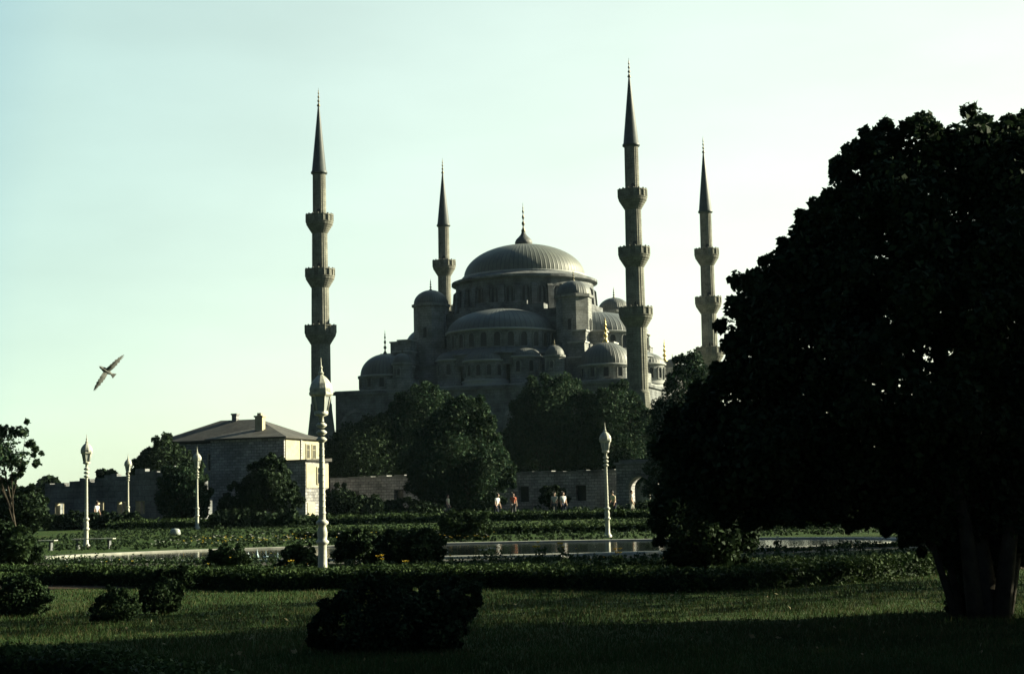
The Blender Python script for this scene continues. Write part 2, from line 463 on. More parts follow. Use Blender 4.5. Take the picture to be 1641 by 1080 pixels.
def mosque():
    T = empty('mosque', MO, AX, 'large grey stone mosque with cascading lead domes behind the park trees', 'mosque')
    PI = math.pi
    # --- outer walls and stepped body
    b = MB()
    b.box(-24, 24, -24, 24, 0, 19.1)
    b.box(-24.35, 24.35, -24.35, 24.35, 19.1, 19.6)
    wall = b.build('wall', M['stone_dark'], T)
    MB().box(-24.1, 24.1, -24.1, 24.1, 19.602, 19.75).build('roof', M['lead_edge'], T)
    b = MB()
    b.box(-17.2, 17.2, -17.2, 17.2, 19.75, 23.6); b.box(-17.45, 17.45, -17.45, 17.45, 23.6, 23.9)
    b.box(-14.6, 14.6, -14.6, 14.6, 23.9, 26.6)
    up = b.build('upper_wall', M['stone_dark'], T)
    b = MB()
    b.box(-12.3, 12.3, -12.3, 12.3, 26.6, 31.2)
    for s_ in range(4):                    # stepped shoulders of the great arches
        a = s_ * PI / 2
        for k, (hw, zt) in enumerate(((9.5, 32.4), (7.2, 33.3), (4.4, 33.9))):
            vs = []
            for (x, y, z) in [(-hw, -12.3, 31.2), (hw, -12.3, 31.2), (hw, -10.2, 31.2), (-hw, -10.2, 31.2), (-hw, -12.3, zt), (hw, -12.3, zt), (hw, -10.2, zt), (-hw, -10.2, zt)]:
                y -= 0.02 * k
                vs.append((x * math.cos(a) - y * math.sin(a), x * math.sin(a) + y * math.cos(a), z))
            b.add(vs, [(3,2,1,0),(4,5,6,7),(0,1,5,4),(1,2,6,5),(2,3,7,6),(3,0,4,7)])
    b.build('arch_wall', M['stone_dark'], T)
    # --- drum with buttresses and windows, main dome
    b = MB().lathe([(11.6, 0), (11.6, 6.9), (12.3, 7.1), (12.3, 7.5), (10.4, 8.2)], 56, flat=True)
    for i in range(28):
        a = 2 * PI * i / 28
        ca, sa = math.cos(a), math.sin(a)
        vs = []
        for (r_, t_, z) in [(11.4, -.45, 0), (12.5, -.45, 0), (12.5, .45, 0), (11.4, .45, 0), (11.4, -.45, 6.2), (12.05, -.45, 5.6), (12.05, .45, 5.6), (11.4, .45, 6.2)]:
            vs.append((r_ * ca - t_ * sa, r_ * sa + t_ * ca, z))
        b.add(vs, [(3,2,1,0),(4,5,6,7),(0,1,5,4),(1,2,6,5),(2,3,7,6),(3,0,4,7)])
    dr = b.build('drum', M['stone_dark'], T, (0, 0, 30.9))
    ring_windows(dr, (0, 0), 11.56, 2.9, 28, 1.15, 2.7, PI / 28 - PI / 28, 2 * PI, stone='stone_dark')
    MB().lathe([(10.35, -.35), (10.5, -.2), (10.5, 0.05), (10.2, 0.1)], 64).build('cornice', M['lead_edge'], T, (0, 0, 39.3))
    md = MB().lathe(dome_prof(10.2, 5.5, 0, 18), 96).build('main_dome', M['lead'], T, (0, 0, 39.4))
    MB().lathe([(1.35, 0), (1.45, 0.3), (1.5, 0.6), (1.3, 1.05), (0.85, 1.5), (0.5, 1.9), (0.33, 2.3), (0.3, 2.4)], 24).build('cupola', M['lead_small'], md, (0, 0, 5.35))
    finial_mb(5.0, 1.15).build('finial', M['bronze'], md, (0, 0, 7.7))
    # --- weight towers
    tw = None
    for sx in (-1, 1):
        for sy in (-1, 1):
            o = MB().lathe([(2.85, 0), (2.85, 9.6), (3.15, 9.75), (3.15, 10.15), (2.7, 10.25)], 8, flat=True, off=PI / 8).build('weight_tower', M['stone'], T, (12.2 * sx, 12.2 * sy, 24)) if tw is None else link('weight_tower', tw, T, (12.2 * sx, 12.2 * sy, 24))
            tw = o.data
            pr = dome_prof(2.75, 2.3, 0, 8)
            d = MB()
            n = 48
            vs = []
            for r_, z in pr:
                for i in range(n):
                    q = r_ * (1 + 0.045 * abs(math.sin(8 * PI * i / n * 2 / 2)) - 0.02)
                    vs.append((q * math.cos(2*PI*i/n), q * math.sin(2*PI*i/n), z))
            d.add(vs, [(j*n+i, j*n+(i+1) % n, (j+1)*n+(i+1) % n, (j+1)*n+i) for j in range(len(pr)-1) for i in range(n)], 0, True)
            d.build('tower_dome', M['lead_small'], o, (0, 0, 10.25))
            finial_mb(1.9, 0.8).build('finial', M['bronze'], o, (0, 0, 12.5))
            for k in range(8):
                a = k * PI / 4
                if k % 2 == 0: window(o, 2.63 * math.cos(a), 2.63 * math.sin(a), 4.5, a + PI / 2, 0.6, 1.7)
    # --- half domes on four sides, each with its windowed drum and small half domes
    for s_ in range(4):
        f = -PI / 2 + s_ * PI / 2              # facing
        c = (12.1 * math.cos(f), 12.1 * math.sin(f))
        hd = MB().lathe(dome_prof(8.9, 3.9, 0, 14), 48, a0=-PI / 2 - .05, a1=PI / 2 + .05).build('half_dome', M['lead_half'], T, (*c, 28.8), f)
        MB().lathe([(8.95, -.1), (9.2, 0), (9.2, .22), (8.85, .28)], 48, a0=-PI / 2, a1=PI / 2).build('cornice', M['lead_edge'], hd, (0, 0, -.18))
        d = MB().lathe([(8.75, 0), (8.75, 3.0)], 44, a0=-PI / 2, a1=PI / 2, flat=True).build('half_dome_drum', M['stone'], T, (*c, 25.65), f)
        ring_windows(d, (0, 0), 8.72, 0.35, 13, 1.0, 2.2, -PI / 2, PI / 2)
        MB().lathe([(10.4, 0), (9.0, 0.9), (8.7, 1.0)], 44, a0=-PI / 2, a1=PI / 2).build('apron_roof', M['lead_half'], T, (*c, 24.85), f)
        MB().lathe([(10.2, 0), (10.2, 1.7), (10.5, 1.75), (10.4, 2.0)], 44, a0=-PI / 2, a1=PI / 2, flat=True).build('apron_wall', M['stone_dark'], T, (*c, 22.95), f)
        for k, (da, r_) in enumerate(((0, 3.5), (-0.72, 2.6), (0.72, 2.6))):
            rr = 8.1 if k == 0 else 9.0
            q = (c[0] + rr * math.cos(f + da), c[1] + rr * math.sin(f + da))
            zt = 23.7 if k == 0 else 24.2
            e = MB().lathe(dome_prof(r_, r_ * 0.55, 0, 8), 28, a0=-PI / 2, a1=PI / 2).build('small_half_dome', M['lead_small'], T, (*q, zt), f + da)
            MB().lathe([(r_ - .05, -.1), (r_ + .22, 0), (r_ + .2, .2), (r_ - .05, .25)], 28, a0=-PI / 2, a1=PI / 2).build('cornice', M['lead_edge'], e, (0, 0, -.18))
            g = MB().lathe([(r_ - .1, 0), (r_ - .1, zt - 19.9)], 28, a0=-PI / 2, a1=PI / 2, flat=True).build('small_drum', M['stone'], T, (*q, 19.76), f + da)
            ring_windows(g, (0, 0), r_ - .13, zt - 19.9 - 2.3, 5 if k == 0 else 3, 0.7, 1.7, -1.2, 1.2)
        MB().lathe([(3.7, 0), (3.7, .5), (3.85, .6), (3.85, .8), (3.3, .95)], 28, a0=-PI / 2, a1=PI / 2, flat=True).build('ledge', M['lead_edge'], T, (c[0] + 8.1 * math.cos(f), c[1] + 8.1 * math.sin(f), 19.76), f)
        # stepped buttress blocks and domed stair turrets beside the half dome
        for sgn in (-1, 1):
            def loc(u_, v_, z): return (u_ * math.cos(f + PI / 2) - v_ * math.sin(f + PI / 2), u_ * math.sin(f + PI / 2) + v_ * math.cos(f + PI / 2), z)
            bb = MB()
            for (x0, x1, y0, y1, z0, z1) in ((-1.5, 1.5, -1.6, 1.6, 0, 4.0), (-1.3, 1.3, -.9, 2.4, 4.0, 6.4), (-1.1, 1.1, 0.6, 3.2, 6.4, 8.3)):
                bb.box(x0, x1, y0, y1, z0, z1 - .22)
                bb.box(x0 - .15, x1 + .15, y0 - .15, y1 + .15, z1 - .22, z1 - .002, 1)
            bb.build('buttress', [M['stone'], M['lead_edge']], T, loc(14.6 * sgn, -18.6, 19.75), f + PI / 2)
            tu = MB().lathe([(1.5, 0), (1.5, 3.7), (1.72, 3.8), (1.72, 4.1), (1.4, 4.15)], 16, flat=True)
            tu.box(-2.0, 2.0, -1.9, 1.9, -.05, 1.5)
            tu = tu.build('stair_turret', M['stone'], T, loc(13.2 * sgn if sgn < 0 else 11.9, -22.3, 19.75), f + PI / 2)
            MB().lathe(dome_prof(1.5, 1.55, 0, 8), 20).build('turret_dome', M['lead_small'], tu, (0, 0, 4.15))
            finial_mb(0.9, 0.5).build('finial', M['bronze'], tu, (0, 0, 5.65))
            window(tu, 0, -1.46, 2.1, 0, 0.45, 1.1)
    # --- corner domes
    for sx in (-1, 1):
        for sy in (-1, 1):
            cx = -17.4 if sx < 0 else 19.2
            d = MB().lathe([(4.15, 0), (4.15, 1.9), (4.4, 2.0), (4.4, 2.25), (4.0, 2.35)], 12, flat=True).build('corner_drum', M['stone'], T, (cx, 19.3 * sy, 19.75))
            ring_windows(d, (0, 0), 4.0, 0.5, 12, 0.75, 1.6, 0, 2 * PI)
            MB().lathe([(4.3, 0), (4.45, .05), (4.4, .25), (3.95, .32)], 24).build('cornice', M['lead_edge'], d, (0, 0, 2.2))
            e = MB().lathe(dome_prof(4.0, 3.5, 0, 12), 40).build('corner_dome', M['lead_small'], T, (cx, 19.3 * sy, 22.25))
            finial_mb(3.9, 1.5 if sx > 0 else 1.0).build('finial', M['gold'] if sx > 0 else M['bronze'], e, (0, 0, 3.4))
    # --- the long side facing the park: blind arches with windows in three rows
    for f in (-PI / 2, 0):
        for k in range(7):
            x = -20.4 + 6.8 * k
            ca, sa = math.cos(f + PI / 2), math.sin(f + PI / 2)
            y = -24
            o = window(T, x * ca - y * sa, x * sa + y * ca, 8.6, f + PI / 2, 4.4, 7.8, 'blind_arch', 'stone', 0.5, 0.3)
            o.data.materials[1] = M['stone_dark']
            for wx, wz in ((-1.05, 1.0), (1.05, 1.0), (0, 4.0)): window(o, wx, -.04, wz, 0, 1.0, 2.2, rim=0.12, dep=0.1)
    return T
mosque()

def minaret(u, v, d, label, tip=0.0, dz=0.0, spin=0.0):
    p = at(u, v, d)
    T = empty('minaret', (p.x, d, 1.0 + dz), spin, label, 'minaret', 'stone minarets of the mosque')
    PI = math.pi
    # heights above ground: fluted shaft in three stages, balconies, lead spire
    b = MB()
    b.lathe([(2.25, 0), (2.25, 11.0), (1.72, 15.6), (1.68, 16.4)], 12, flat=True)
    b.build('base', M['minaret'], T)
    n = 40
    def stage(z0, z1, r0, r1):
        mb = MB()
        vs = []
        for z, r in ((z0, r0), (z1, r1)):
            for i in range(n * 2):
                q = r * (1.0 if i % 4 < 2 else 0.972)
                a = PI * i / n
                vs.append((q * math.cos(a), q * math.sin(a), z))
        k = 2 * n
        mb.add(vs, [(i, (i + 1) % k, k + (i + 1) % k, k + i) for i in range(k)])
        mb.lathe([(r0 + .12, z0), (r0 + .12, z0 + .35), (r0, z0 + .45)], 24)
        return mb.build('shaft', M['minaret'], T)
    stage(16.2, 28.2, 1.56, 1.50); stage(28.2, 37.0, 1.42, 1.36); stage(37.0, 45.6, 1.26, 1.20); stage(45.6, 53.2, 1.08, 1.04)
    for zt, r, rb in ((28.6, 1.50, 2.42), (37.6, 1.36, 2.28), (46.3, 1.20, 2.12)):
        mb = MB()
        pr = [(r, -2.7)]
        for k in range(5):                  # stalactite corbels as stepped rings
            pr += [(r + (rb - r) * (k + .55) / 5, -2.6 + .3 * k), (r + (rb - r) * (k + 1) / 5, -2.42 + .3 * k)]
        pr += [(rb, -1.0), (rb + .08, -.95), (rb + .08, -.82), (rb, -.8)]
        mb.lathe(pr, 24, flat=True)
        mb.lathe([(rb, -.8), (rb, .12), (rb + .1, .15), (rb + .1, .3), (rb - .22, .3), (rb - .22, -.8), (r - .1, -.8)], 16, flat=True)
        for i in range(16):                 # parapet posts
            a = 2 * PI * i / 16
            mb.lathe([(.14, -.8), (.14, .42), (0, .5)], 6, c=((rb - .02) * math.cos(a), (rb - .02) * math.sin(a), 0), flat=True)
        o = mb.build('balcony', M['minaret'], T, (0, 0, zt))
        w_ = MB(); w_.prism(arch_poly(0.62, 1.9), -.06, .06); w_.build('door', M['glass'], o, (0, -r + .17, -.75))
    MB().lathe([(1.05, 53.1), (1.30, 53.25), (1.32, 53.5), (1.16, 53.7), (0.13, 63.5 + tip), (0.1, 63.6 + tip)], 24).build('spire', M['spire'], T)
    finial_mb(3.0, 0.8).build('finial', M['bronze'], T, (0, 0, 63.5 + tip))
    return T
minaret(514, 560, 256, 'stone minaret standing behind the tile-roofed house, farthest from the dark tree', .7)
minaret(1019, 500, 240.5, 'tallest looking stone minaret, standing before the right corner of the mosque', .3)
minaret(712, 440, 308, 'minaret rising behind the domes, only its top balcony showing over a turret')
minaret(1133, 420, 290, 'hazy stone minaret beside the big dark tree, its lower balconies touched by leaves', .7, -1.6)

# ------------------------------------------------------------------ stone house, ruin, park wall and gate
def framed_window(parent, x, y, z, rz, w_, h, mat='render'):
    """flat-headed window: proud frame (with mullion) and a dark pane behind it"""
    mb = MB()
    t = 0.1
    mb.box(-w_/2 - t, -w_/2, -.08, .05, -t, h + t); mb.box(w_/2, w_/2 + t, -.08, .05, -t, h + t)
    mb.box(-w_/2, w_/2, -.08, .05, h, h + t); mb.box(-w_/2, w_/2, -.11, .05, -t, 0)
    mb.box(-.03, .03, -.05, .0, 0, h); mb.box(-w_/2, -.03, -.05, 0, h*.62, h*.62 + .05); mb.box(.03, w_/2, -.05, 0, h*.62, h*.62 + .05)
    mb.add([(-w_/2, -.012, 0), (w_/2, -.012, 0), (w_/2, -.012, h), (-w_/2, -.012, h)], [(0, 1, 2, 3)], 1)
    return mb.build('window', [M[mat], M['glass']], parent, (x, y, z), rz)
def hip_roof(mb, x0, x1, y0, y1, z, h, ov=0.35, ridge=0.5):
    """hipped roof on a slab eave; ridge along x over the middle part"""
    x0 -= ov; x1 += ov; y0 -= ov; y1 += ov
    ym = (y0 + y1) / 2
    rx0, rx1 = x0 + (x1 - x0) * (1 - ridge) / 2, x1 - (x1 - x0) * (1 - ridge) / 2
    vs = [(x0, y0, z), (x1, y0, z), (x1, y1, z), (x0, y1, z), (x0, y0, z + .14), (x1, y0, z + .14), (x1, y1, z + .14), (x0, y1, z + .14), (rx0, ym, z + h), (rx1, ym, z + h)]
    mb.add(vs, [(3, 2, 1, 0), (0, 1, 5, 4), (1, 2, 6, 5), (2, 3, 7, 6), (3, 0, 4, 7), (4, 5, 9, 8), (5, 6, 9), (6, 7, 8, 9), (7, 4, 8)])

def house():
    D = 148.0
    p = at(455, 700, D)                     # the corner between shaded front and sunlit side
    g = gz(0, D)
    T = empty('stone_house', (p.x, D, g), AX, 'two-storey rubble stone house with hipped tile roof and sunlit pale side wall', 'house')
    zt = p.z - g - 0.1                      # wall top
    # local: front along -x from the corner, depth along +y
    MB().box(-7.5, 0, 0, 7.4, 0, zt).build('wall', M['rubble'], T)
    # rendered upper side
    b = MB(); b.box(0.003, 0.06, 0.25, 7.3, zt - 2.05, zt - 0.02)
    for y in (3.3,): b.box(0.06, 0.16, y - .12, y + .12, zt - 2.05, zt - .03, 1)
    b.build('side_render', [M['render'], M['rubble']], T)
    for y in (4.7, 6.0): framed_window(T, 0.06, y, zt - 1.75, R(90), 0.62, 1.25)
    r = MB()
    hip_roof(r, -7.5, 0, 0, 7.4, zt, 1.35, 0.4, 0.10)
    ro = r.build('roof', M['roof'], T)
    c = MB(); c.box(-.38, .38, -.3, .3, -.8, 1.35); c.box(-.46, .46, -.38, .38, 1.35, 1.5); c.box(-.2, .2, -.2, .2, 1.5, 1.75)
    c.build('chimney', M['render'], ro, (-3.6, 2.3, zt + .75))
    # lower range in front of the right end, with a lean-to roof
    za = zt - 2.15
    b = MB(); b.box(-0.3, 2.7, -1.2, 3.6, 0, za)
    b.build('lean_to_wall', M['rubble'], T)
    b = MB(); b.box(2.703, 2.76, -1.1, 3.5, za - 2.4, za - .25); b.build('side_render', M['render'], T)
    b = MB(); b.box(2.703, 2.755, -.9, .6, za - 5.2, za - 3.7); b.build('side_render', M['render'], T)
    framed_window(T, 2.765, 1.4, za - 2.0, R(90), 0.8, 1.4)
    b = MB()
    b.add([(-.5, -1.45, za), (2.95, -1.45, za), (2.95, 3.85, za), (-.5, 3.85, za), (-.5, -1.45, za + .1), (2.95, -1.45, za + .1), (2.95, 3.85, za + .3), (-.5, 3.85, za + .3)],
          [(3,2,1,0),(4,5,6,7),(0,1,5,4),(1,2,6,5),(2,3,7,6),(3,0,4,7)])
    b.build('lean_to_roof', M['roof'], T)
    # rear left range with its own roof
    b = MB(); b.box(-15.2, -7.5, 4.2, 11.6, 0, zt - .05); b.build('rear_wall', M['rubble'], T)
    r = MB(); hip_roof(r, -15.2, -2.2, 4.2, 11.6, zt + .08, 2.2, 0.45, 0.30); ro = r.build('rear_roof', M['roof'], T)
    c = MB(); c.box(-.25, .25, -.25, .25, 0, .9); c.box(-.32, .32, -.32, .32, .9, 1.05)
    c.build('chimney', M['rubble'], ro, (-9.2, 7.9, zt + 1.85))
    for x in (-11.6, -9.6): framed_window(T, x, 4.2, zt - 2.6, 0, 0.9, 1.5)
    for x in (-5.8, -3.4): framed_window(T, x, 0, zt - 6.2, 0, 0.9, 1.4, 'rubble')
house()

def ruin():
    """long roofless wall range with a ragged top, its windows hung with pale open shutters"""
    D0, D1 = 129.0, 124.5
    a, b_ = at(72, 779, D0), at(275, 760, D1)
    g = gz(0, D0)
    dx, dy = b_.x - a.x, D1 - D0
    L = math.hypot(dx, dy)
    T = empty('ruined_building', (a.x, D0, g), math.atan2(dy, dx), 'long low dark stone range with pale window frames and overgrown ragged top', 'building')
    wx = [1.42, 5.2, 7.25, 8.95]
    h0, z0, z1 = a.z - g, 0.75, 1.75
    mb = MB()
    xs = [0]
    for x in wx: xs += [x - .45, x + .45]
    xs.append(L)
    top = lambda x: h0 + 0.10 * x + 0.18 * math.sin(x * 2.3) + 0.12 * math.sin(x * 5.1 + 1)
    for i in range(len(xs) - 1):
        x0, x1 = xs[i], xs[i + 1]
        if i % 2 == 0:
            n = max(1, int((x1 - x0) / .45))
            for k in range(n):
                q0, q1 = x0 + (x1 - x0) * k / n, x0 + (x1 - x0) * (k + 1) / n
                mb.box(q0, q1, 0, .6, 0, top((q0 + q1) / 2))
        else:
            mb.box(x0, x1, 0, .6, 0, z0); mb.box(x0, x1, 0, .6, z1, top((x0 + x1) / 2))
    mb.box(0, L, 5.0, 5.6, 0, 1.7); mb.box(-.0, .6, .6, 5.0, 0, h0); mb.box(L - .6, L, .6, 5.0, 0, h0 + .6)
    mb.build('wall', M['stone_dark'], T)
    for x in wx:                             # plastered inner jamb, caught by the sun, and a half-open pale leaf
        f = MB(); f.box(x - .452, x - .42, .03, .62, z0 + .005, z1 - .005); f.box(x - .42, x + .45, .40, .5, z0 + .003, z0 + .05)
        f.box(x - .42, x + .45, .42, .48, z1 - .06, z1 - .004); f.box(x - .03, x + .03, .425, .475, z0 + .05, z1 - .06)
        f.build('window_frame', M['render'], T)
        q = MB(); q.box(0, .04, .0, .42, 0, z1 - z0 - .02)
        for k in range(6): q.box(.04, .055, .04, .38, .08 + k * .15, .17 + k * .15)
        q.build('shutter', M['render'], T, (x + .02, .52, z0 + .01), R(12))
ruin()

def park_wall():
    D = 158.0
    a, b_ = at(529, 768, D), at(992, 763, D - 11)
    T_l = math.hypot(b_.x - a.x, 11)
    ang = math.atan2(-11, b_.x - a.x)
    g = gz(0, D) - .1
    T = empty('boundary_wall', (a.x, D, g), ang, 'long grey rubble park wall with dark square windows below the tall trees', 'wall')
    h = a.z - g
    mb = MB()
    ops = [(T_l * f, 1.0, 1.15, 2.55) for f in (.09, .25, .42, .56, .685, .775, .875)]
    x = 0
    for (c, w_, z0, z1) in ops:
        mb.box(x, c - w_/2, 0, .9, 0, h); mb.box(c - w_/2, c + w_/2, 0, .9, 0, z0); mb.box(c - w_/2, c + w_/2, 0, .9, z1, h)
        mb.box(c - w_/2, c + w_/2, .55, .8, z0, z1, 1)
        x = c + w_/2
    mb.box(x, T_l, 0, .9, 0, h)
    mb.build('wall', [M['rubble'], M['glass']], T)
    c = MB()
    q = 0
    while q < T_l:                           # uneven coping slabs
        l = random.uniform(.7, 1.3)
        c.box(q, min(T_l, q + l - .02), -.1, 1.0, h, h + random.uniform(.12, .26)); q += l
    c.build('coping', M['stone'], T)
    # gate
    D = 143.0
    a, b_ = at(987, 745, D), at(1052, 745, D - 1.2)
    L = math.hypot(b_.x - a.x, 1.2)
    g = gz(0, D) - .1
    T = empty('gate_house', (a.x, D, g), math.atan2(-1.2, b_.x - a.x), 'small stone gateway with a round arch at the end of the park wall', 'gate')
    h = a.z - g
    mb = MB()
    ox, ow, oh = L * .57, 1.95, 3.15
    n = 16
    pts = arch_poly(ow, oh, n, 0.05)
    left = [(0, 0), (ox - ow/2, 0)] + [(ox + x, z) for x, z in pts[:1:-1]][:n//2 + 1]
    mb.prism([(0, 0), (ox - ow/2, 0)] + [(ox + p[0], p[1]) for p in pts[2:][::-1][:n//2 + 1]] + [(ox, h), (0, h)], 0, 2.0)
    mb.prism([(ox + ow/2, 0), (L, 0), (L, h), (ox, h)] + [(ox + p[0], p[1]) for p in pts[2:][::-1][n//2:]], 0, 2.0)
    mb.build('wall', M['rubble'], T)
    mb = MB()
    o2 = arch_poly(ow + .6, oh + .3, n, 0.05)
    ip = pts[2:]; op = o2[2:]
    vs = [(ox + x, -.06, z) for x, z in op] + [(ox + x, -.06, z) for x, z in ip] + [(ox + x, .0, z) for x, z in op] + [(ox + x, .03, z) for x, z in ip]
    k = n + 1
    fs = []
    for i in range(n): fs += [(i, i+1, k+i+1, k+i), (i, 2*k+i, 2*k+i+1, i+1), (k+i, k+i+1, 3*k+i+1, 3*k+i)]
    mb.add(vs, fs); mb.build('arch_stones', M['stone'], T)
    mb = MB()
    mb.box(-.15, L + .15, -.18, 2.2, h, h + .22); mb.box(.25, L - .25, .1, 1.9, h + .22, h + .42)
    mb.build('coping', M['stone'], T)
park_wall()

# ------------------------------------------------------------------ lamp posts
def make_lamp():
    T = empty('lamp_post', (0, 0, 0))
    MB().lathe([(.19, 0), (.19, .10), (.14, .16), (.11, .22), (.10, .78), (.105, .80), (.15, .83), (.15, .88), (.10, .92), (.115, 1.0), (.12, 1.08), (.10, 1.18), (.085, 1.24), (.145, 1.28), (.145, 1.33), (.085, 1.38)], 20).build('base', M['white'], T)
    p = MB().lathe([(.08, 1.37), (.058, 3.15), (.058, 3.2)], 16)
    z = 3.18                               # turned rings below the lantern
    for k in range(3):
        p.lathe([(.06, z), (.125, z + .05), (.13, z + .08), (.07, z + .13)], 16); z += .17
    for k in range(11):                    # spiral-looking bands down the shaft
        q = 1.5 + k * .15
        p.lathe([(.079 - .0135 * (q - 1.37) , q), (.090 - .0135 * (q - 1.37), q + .02), (.090 - .0135 * (q - 1.37), q + .035), (.077 - .0135 * (q - 1.37), q + .055)], 14)
    p.lathe([(.065, z - .02), (.05, z + .10), (.16, z + .14), (.165, z + .2), (.10, z + .21)], 16)
    p.build('post', M['white'], T)
    z += .2                                # lantern foot
    n = 6
    f = MB()
    for k in range(n):
        a = 2 * math.pi * k / n
        ca, sa = math.cos(a), math.sin(a)
        f.tube([(.145*ca, .145*sa, z), (.225*ca, .225*sa, z + .40)], .014, 6)
    f.lathe([(.08, -.06), (.15, -.02), (.165, 0), (.165, .03), (.14, .04)], 6, c=(0, 0, z), flat=True)
    f.lathe([(.225, .37), (.275, .41), (.285, .44), (.285, .48), (.23, .49)], 6, c=(0, 0, z), flat=True)
    fo = f.build('lantern', M['white'], T)
    MB().lathe([(.135, .02), (.215, .40)], 6, c=(0, 0, z), flat=True).build('glass', M['milk'], fo)
    MB().lathe([(.27, .48), (.275, .56), (.24, .68), (.15, .80), (.085, .86), (.05, .89), (.075, .93), (.04, .97), (.03, 1.03), (.045, 1.06), (.018, 1.11), (.008, 1.29), (0, 1.30)], 12, c=(0, 0, z), flat=True).build('cap', M['white'], fo)
    return T
LAMPS = [(517, 905, 38.5, 'tallest white lamp post, standing nearest behind the clipped front hedge'),
         (974, 862, 74.0, 'white lamp post beyond the pool, right of the trees before the gateway'),
         (138, 866, 75.0, 'white lamp post beside the pale bench near the left edge'),
         (316, 842, 103.0, 'white lamp post before the left corner of the stone house'),
         (205, 832, 119.0, 'most distant small white lamp post before the low ruined building')]
lp = make_lamp()
for i, (u, v, d, lab) in enumerate(LAMPS):
    o = lp if i == 0 else copy_tree(lp)
    q = at(u, v, d)
    o.location = (q.x, d, gz(q.x, d)); o.rotation_euler.z = 0.3 * i
    tag(o, lab, 'lamp post', 'white lamp posts round the garden')

# ------------------------------------------------------------------ foliage
LEAF0 = np.array([(-.5, 0, 0), (0, -.32, .06), (.5, 0, 0), (0, .32, .06)])
def leaf_mesh(name, C, per, size, mats, extra=None, mi=None, squash=1.0, out=0.3, shape=1.0):
    """C: clumps (x, y, z, r). per: leaves per clump. leaves are small folded rhombs spread through each clump"""
    C = np.asarray(C, float)
    n = len(C) * per
    c = np.repeat(C, per, 0)
    d = rng.normal(size=(n, 3)); d /= np.linalg.norm(d, axis=1)[:, None]
    r = c[:, 3] * 1.3 * rng.uniform(0, 1, n) ** 0.62
    P = c[:, :3] + d * r[:, None] * np.array([1, 1, squash])
    nrm = d * out + rng.normal(size=(n, 3)) * .6 + np.array([0, 0, .35]); nrm /= np.linalg.norm(nrm, axis=1)[:, None]
    t = rng.normal(size=(n, 3)); t -= nrm * (t * nrm).sum(1)[:, None]; t /= np.linalg.norm(t, axis=1)[:, None]
    b = np.cross(nrm, t)
    s = size * rng.uniform(.45, 1.65, n)
    V = P[:, None, :] + s[:, None, None] * (LEAF0[None, :, 0:1] * t[:, None, :] + shape * LEAF0[None, :, 1:2] * b[:, None, :] + LEAF0[None, :, 2:3] * nrm[:, None, :])
    V = V.reshape(-1, 3)
    Q = np.arange(n * 4).reshape(n, 4)
    m_ = rng.integers(0, len(mats), n) if len(mats) > 1 and mi is None else mi
    return np_mesh(name, V, Q, mats, m_)

def in_poly(p, poly):
    x, y = p; ins = False
    j = len(poly) - 1
    for i in range(len(poly)):
        xi, yi = poly[i]; xj, yj = poly[j]
        if (yi > y) != (yj > y) and x < (xj - xi) * (y - yi) / (yj - yi) + xi: ins = not ins
        j = i
    return ins
def edge_dist(p, poly):
    best = 1e9
    for i in range(len(poly)):
        a = np.array(poly[i], float); b = np.array(poly[(i + 1) % len(poly)], float)
        ab = b - a; t = np.clip(np.dot(np.array(p) - a, ab) / max(1e-9, ab.dot(ab)), 0, 1)
        best = min(best, np.linalg.norm(a + ab * t - p))
    return best
def crown_clumps(poly, d, depth, n, rpx, holes=(), edge=True):
    """clumps filling a crown whose outline, seen from the park, is the polygon; rounded in depth"""
    xs = [p[0] for p in poly]; ys = [p[1] for p in poly]
    out = []
    g = 0
    while len(out) < n and g < n * 60:
        g += 1
        p = (random.uniform(min(xs), max(xs)), random.uniform(min(ys), max(ys)))
        if not in_poly(p, poly): continue
        e = edge_dist(p, poly)
        if any((p[0]-hx)**2/hw**2 + (p[1]-hy)**2/hh**2 < 1 for hx, hy, hw, hh in holes) and random.random() < .97: continue
        r = rpx * random.uniform(.6, 1.2)
        r = min(r, max(e * 1.1, rpx * .3))
        dm = min(depth, e * d / F * 1.3 + .05 * depth)
        dd = d + random.uniform(-1, 1) * dm
        q = at(p[0], p[1], dd)
        out.append((q.x, q.y, q.z, r * dd / F))
    if edge:
        for i in range(len(poly)):
            a, b = np.array(poly[i], float), np.array(poly[(i + 1) % len(poly)], float)
            k = int(np.linalg.norm(b - a) / (rpx * .8))
            nv = np.array([(b - a)[1], -(b - a)[0]]) / max(1e-6, np.linalg.norm(b - a))
            if in_poly((a + b) / 2 + nv * 2, poly): nv = -nv
            for j in range(k * 2):
                p = a + (b - a) * (j + random.random()) / max(1, 2 * k)
                r = rpx * random.uniform(.14, .42)
                p = p + nv * rpx * (random.uniform(-.5, .12) if j % 3 else random.uniform(-.1, .42))
                dd = d + random.uniform(-.25, .25) * depth
                q = at(p[0], p[1], dd)
                out.append((q.x, q.y, q.z, r * dd / F))
    return np.array(out)
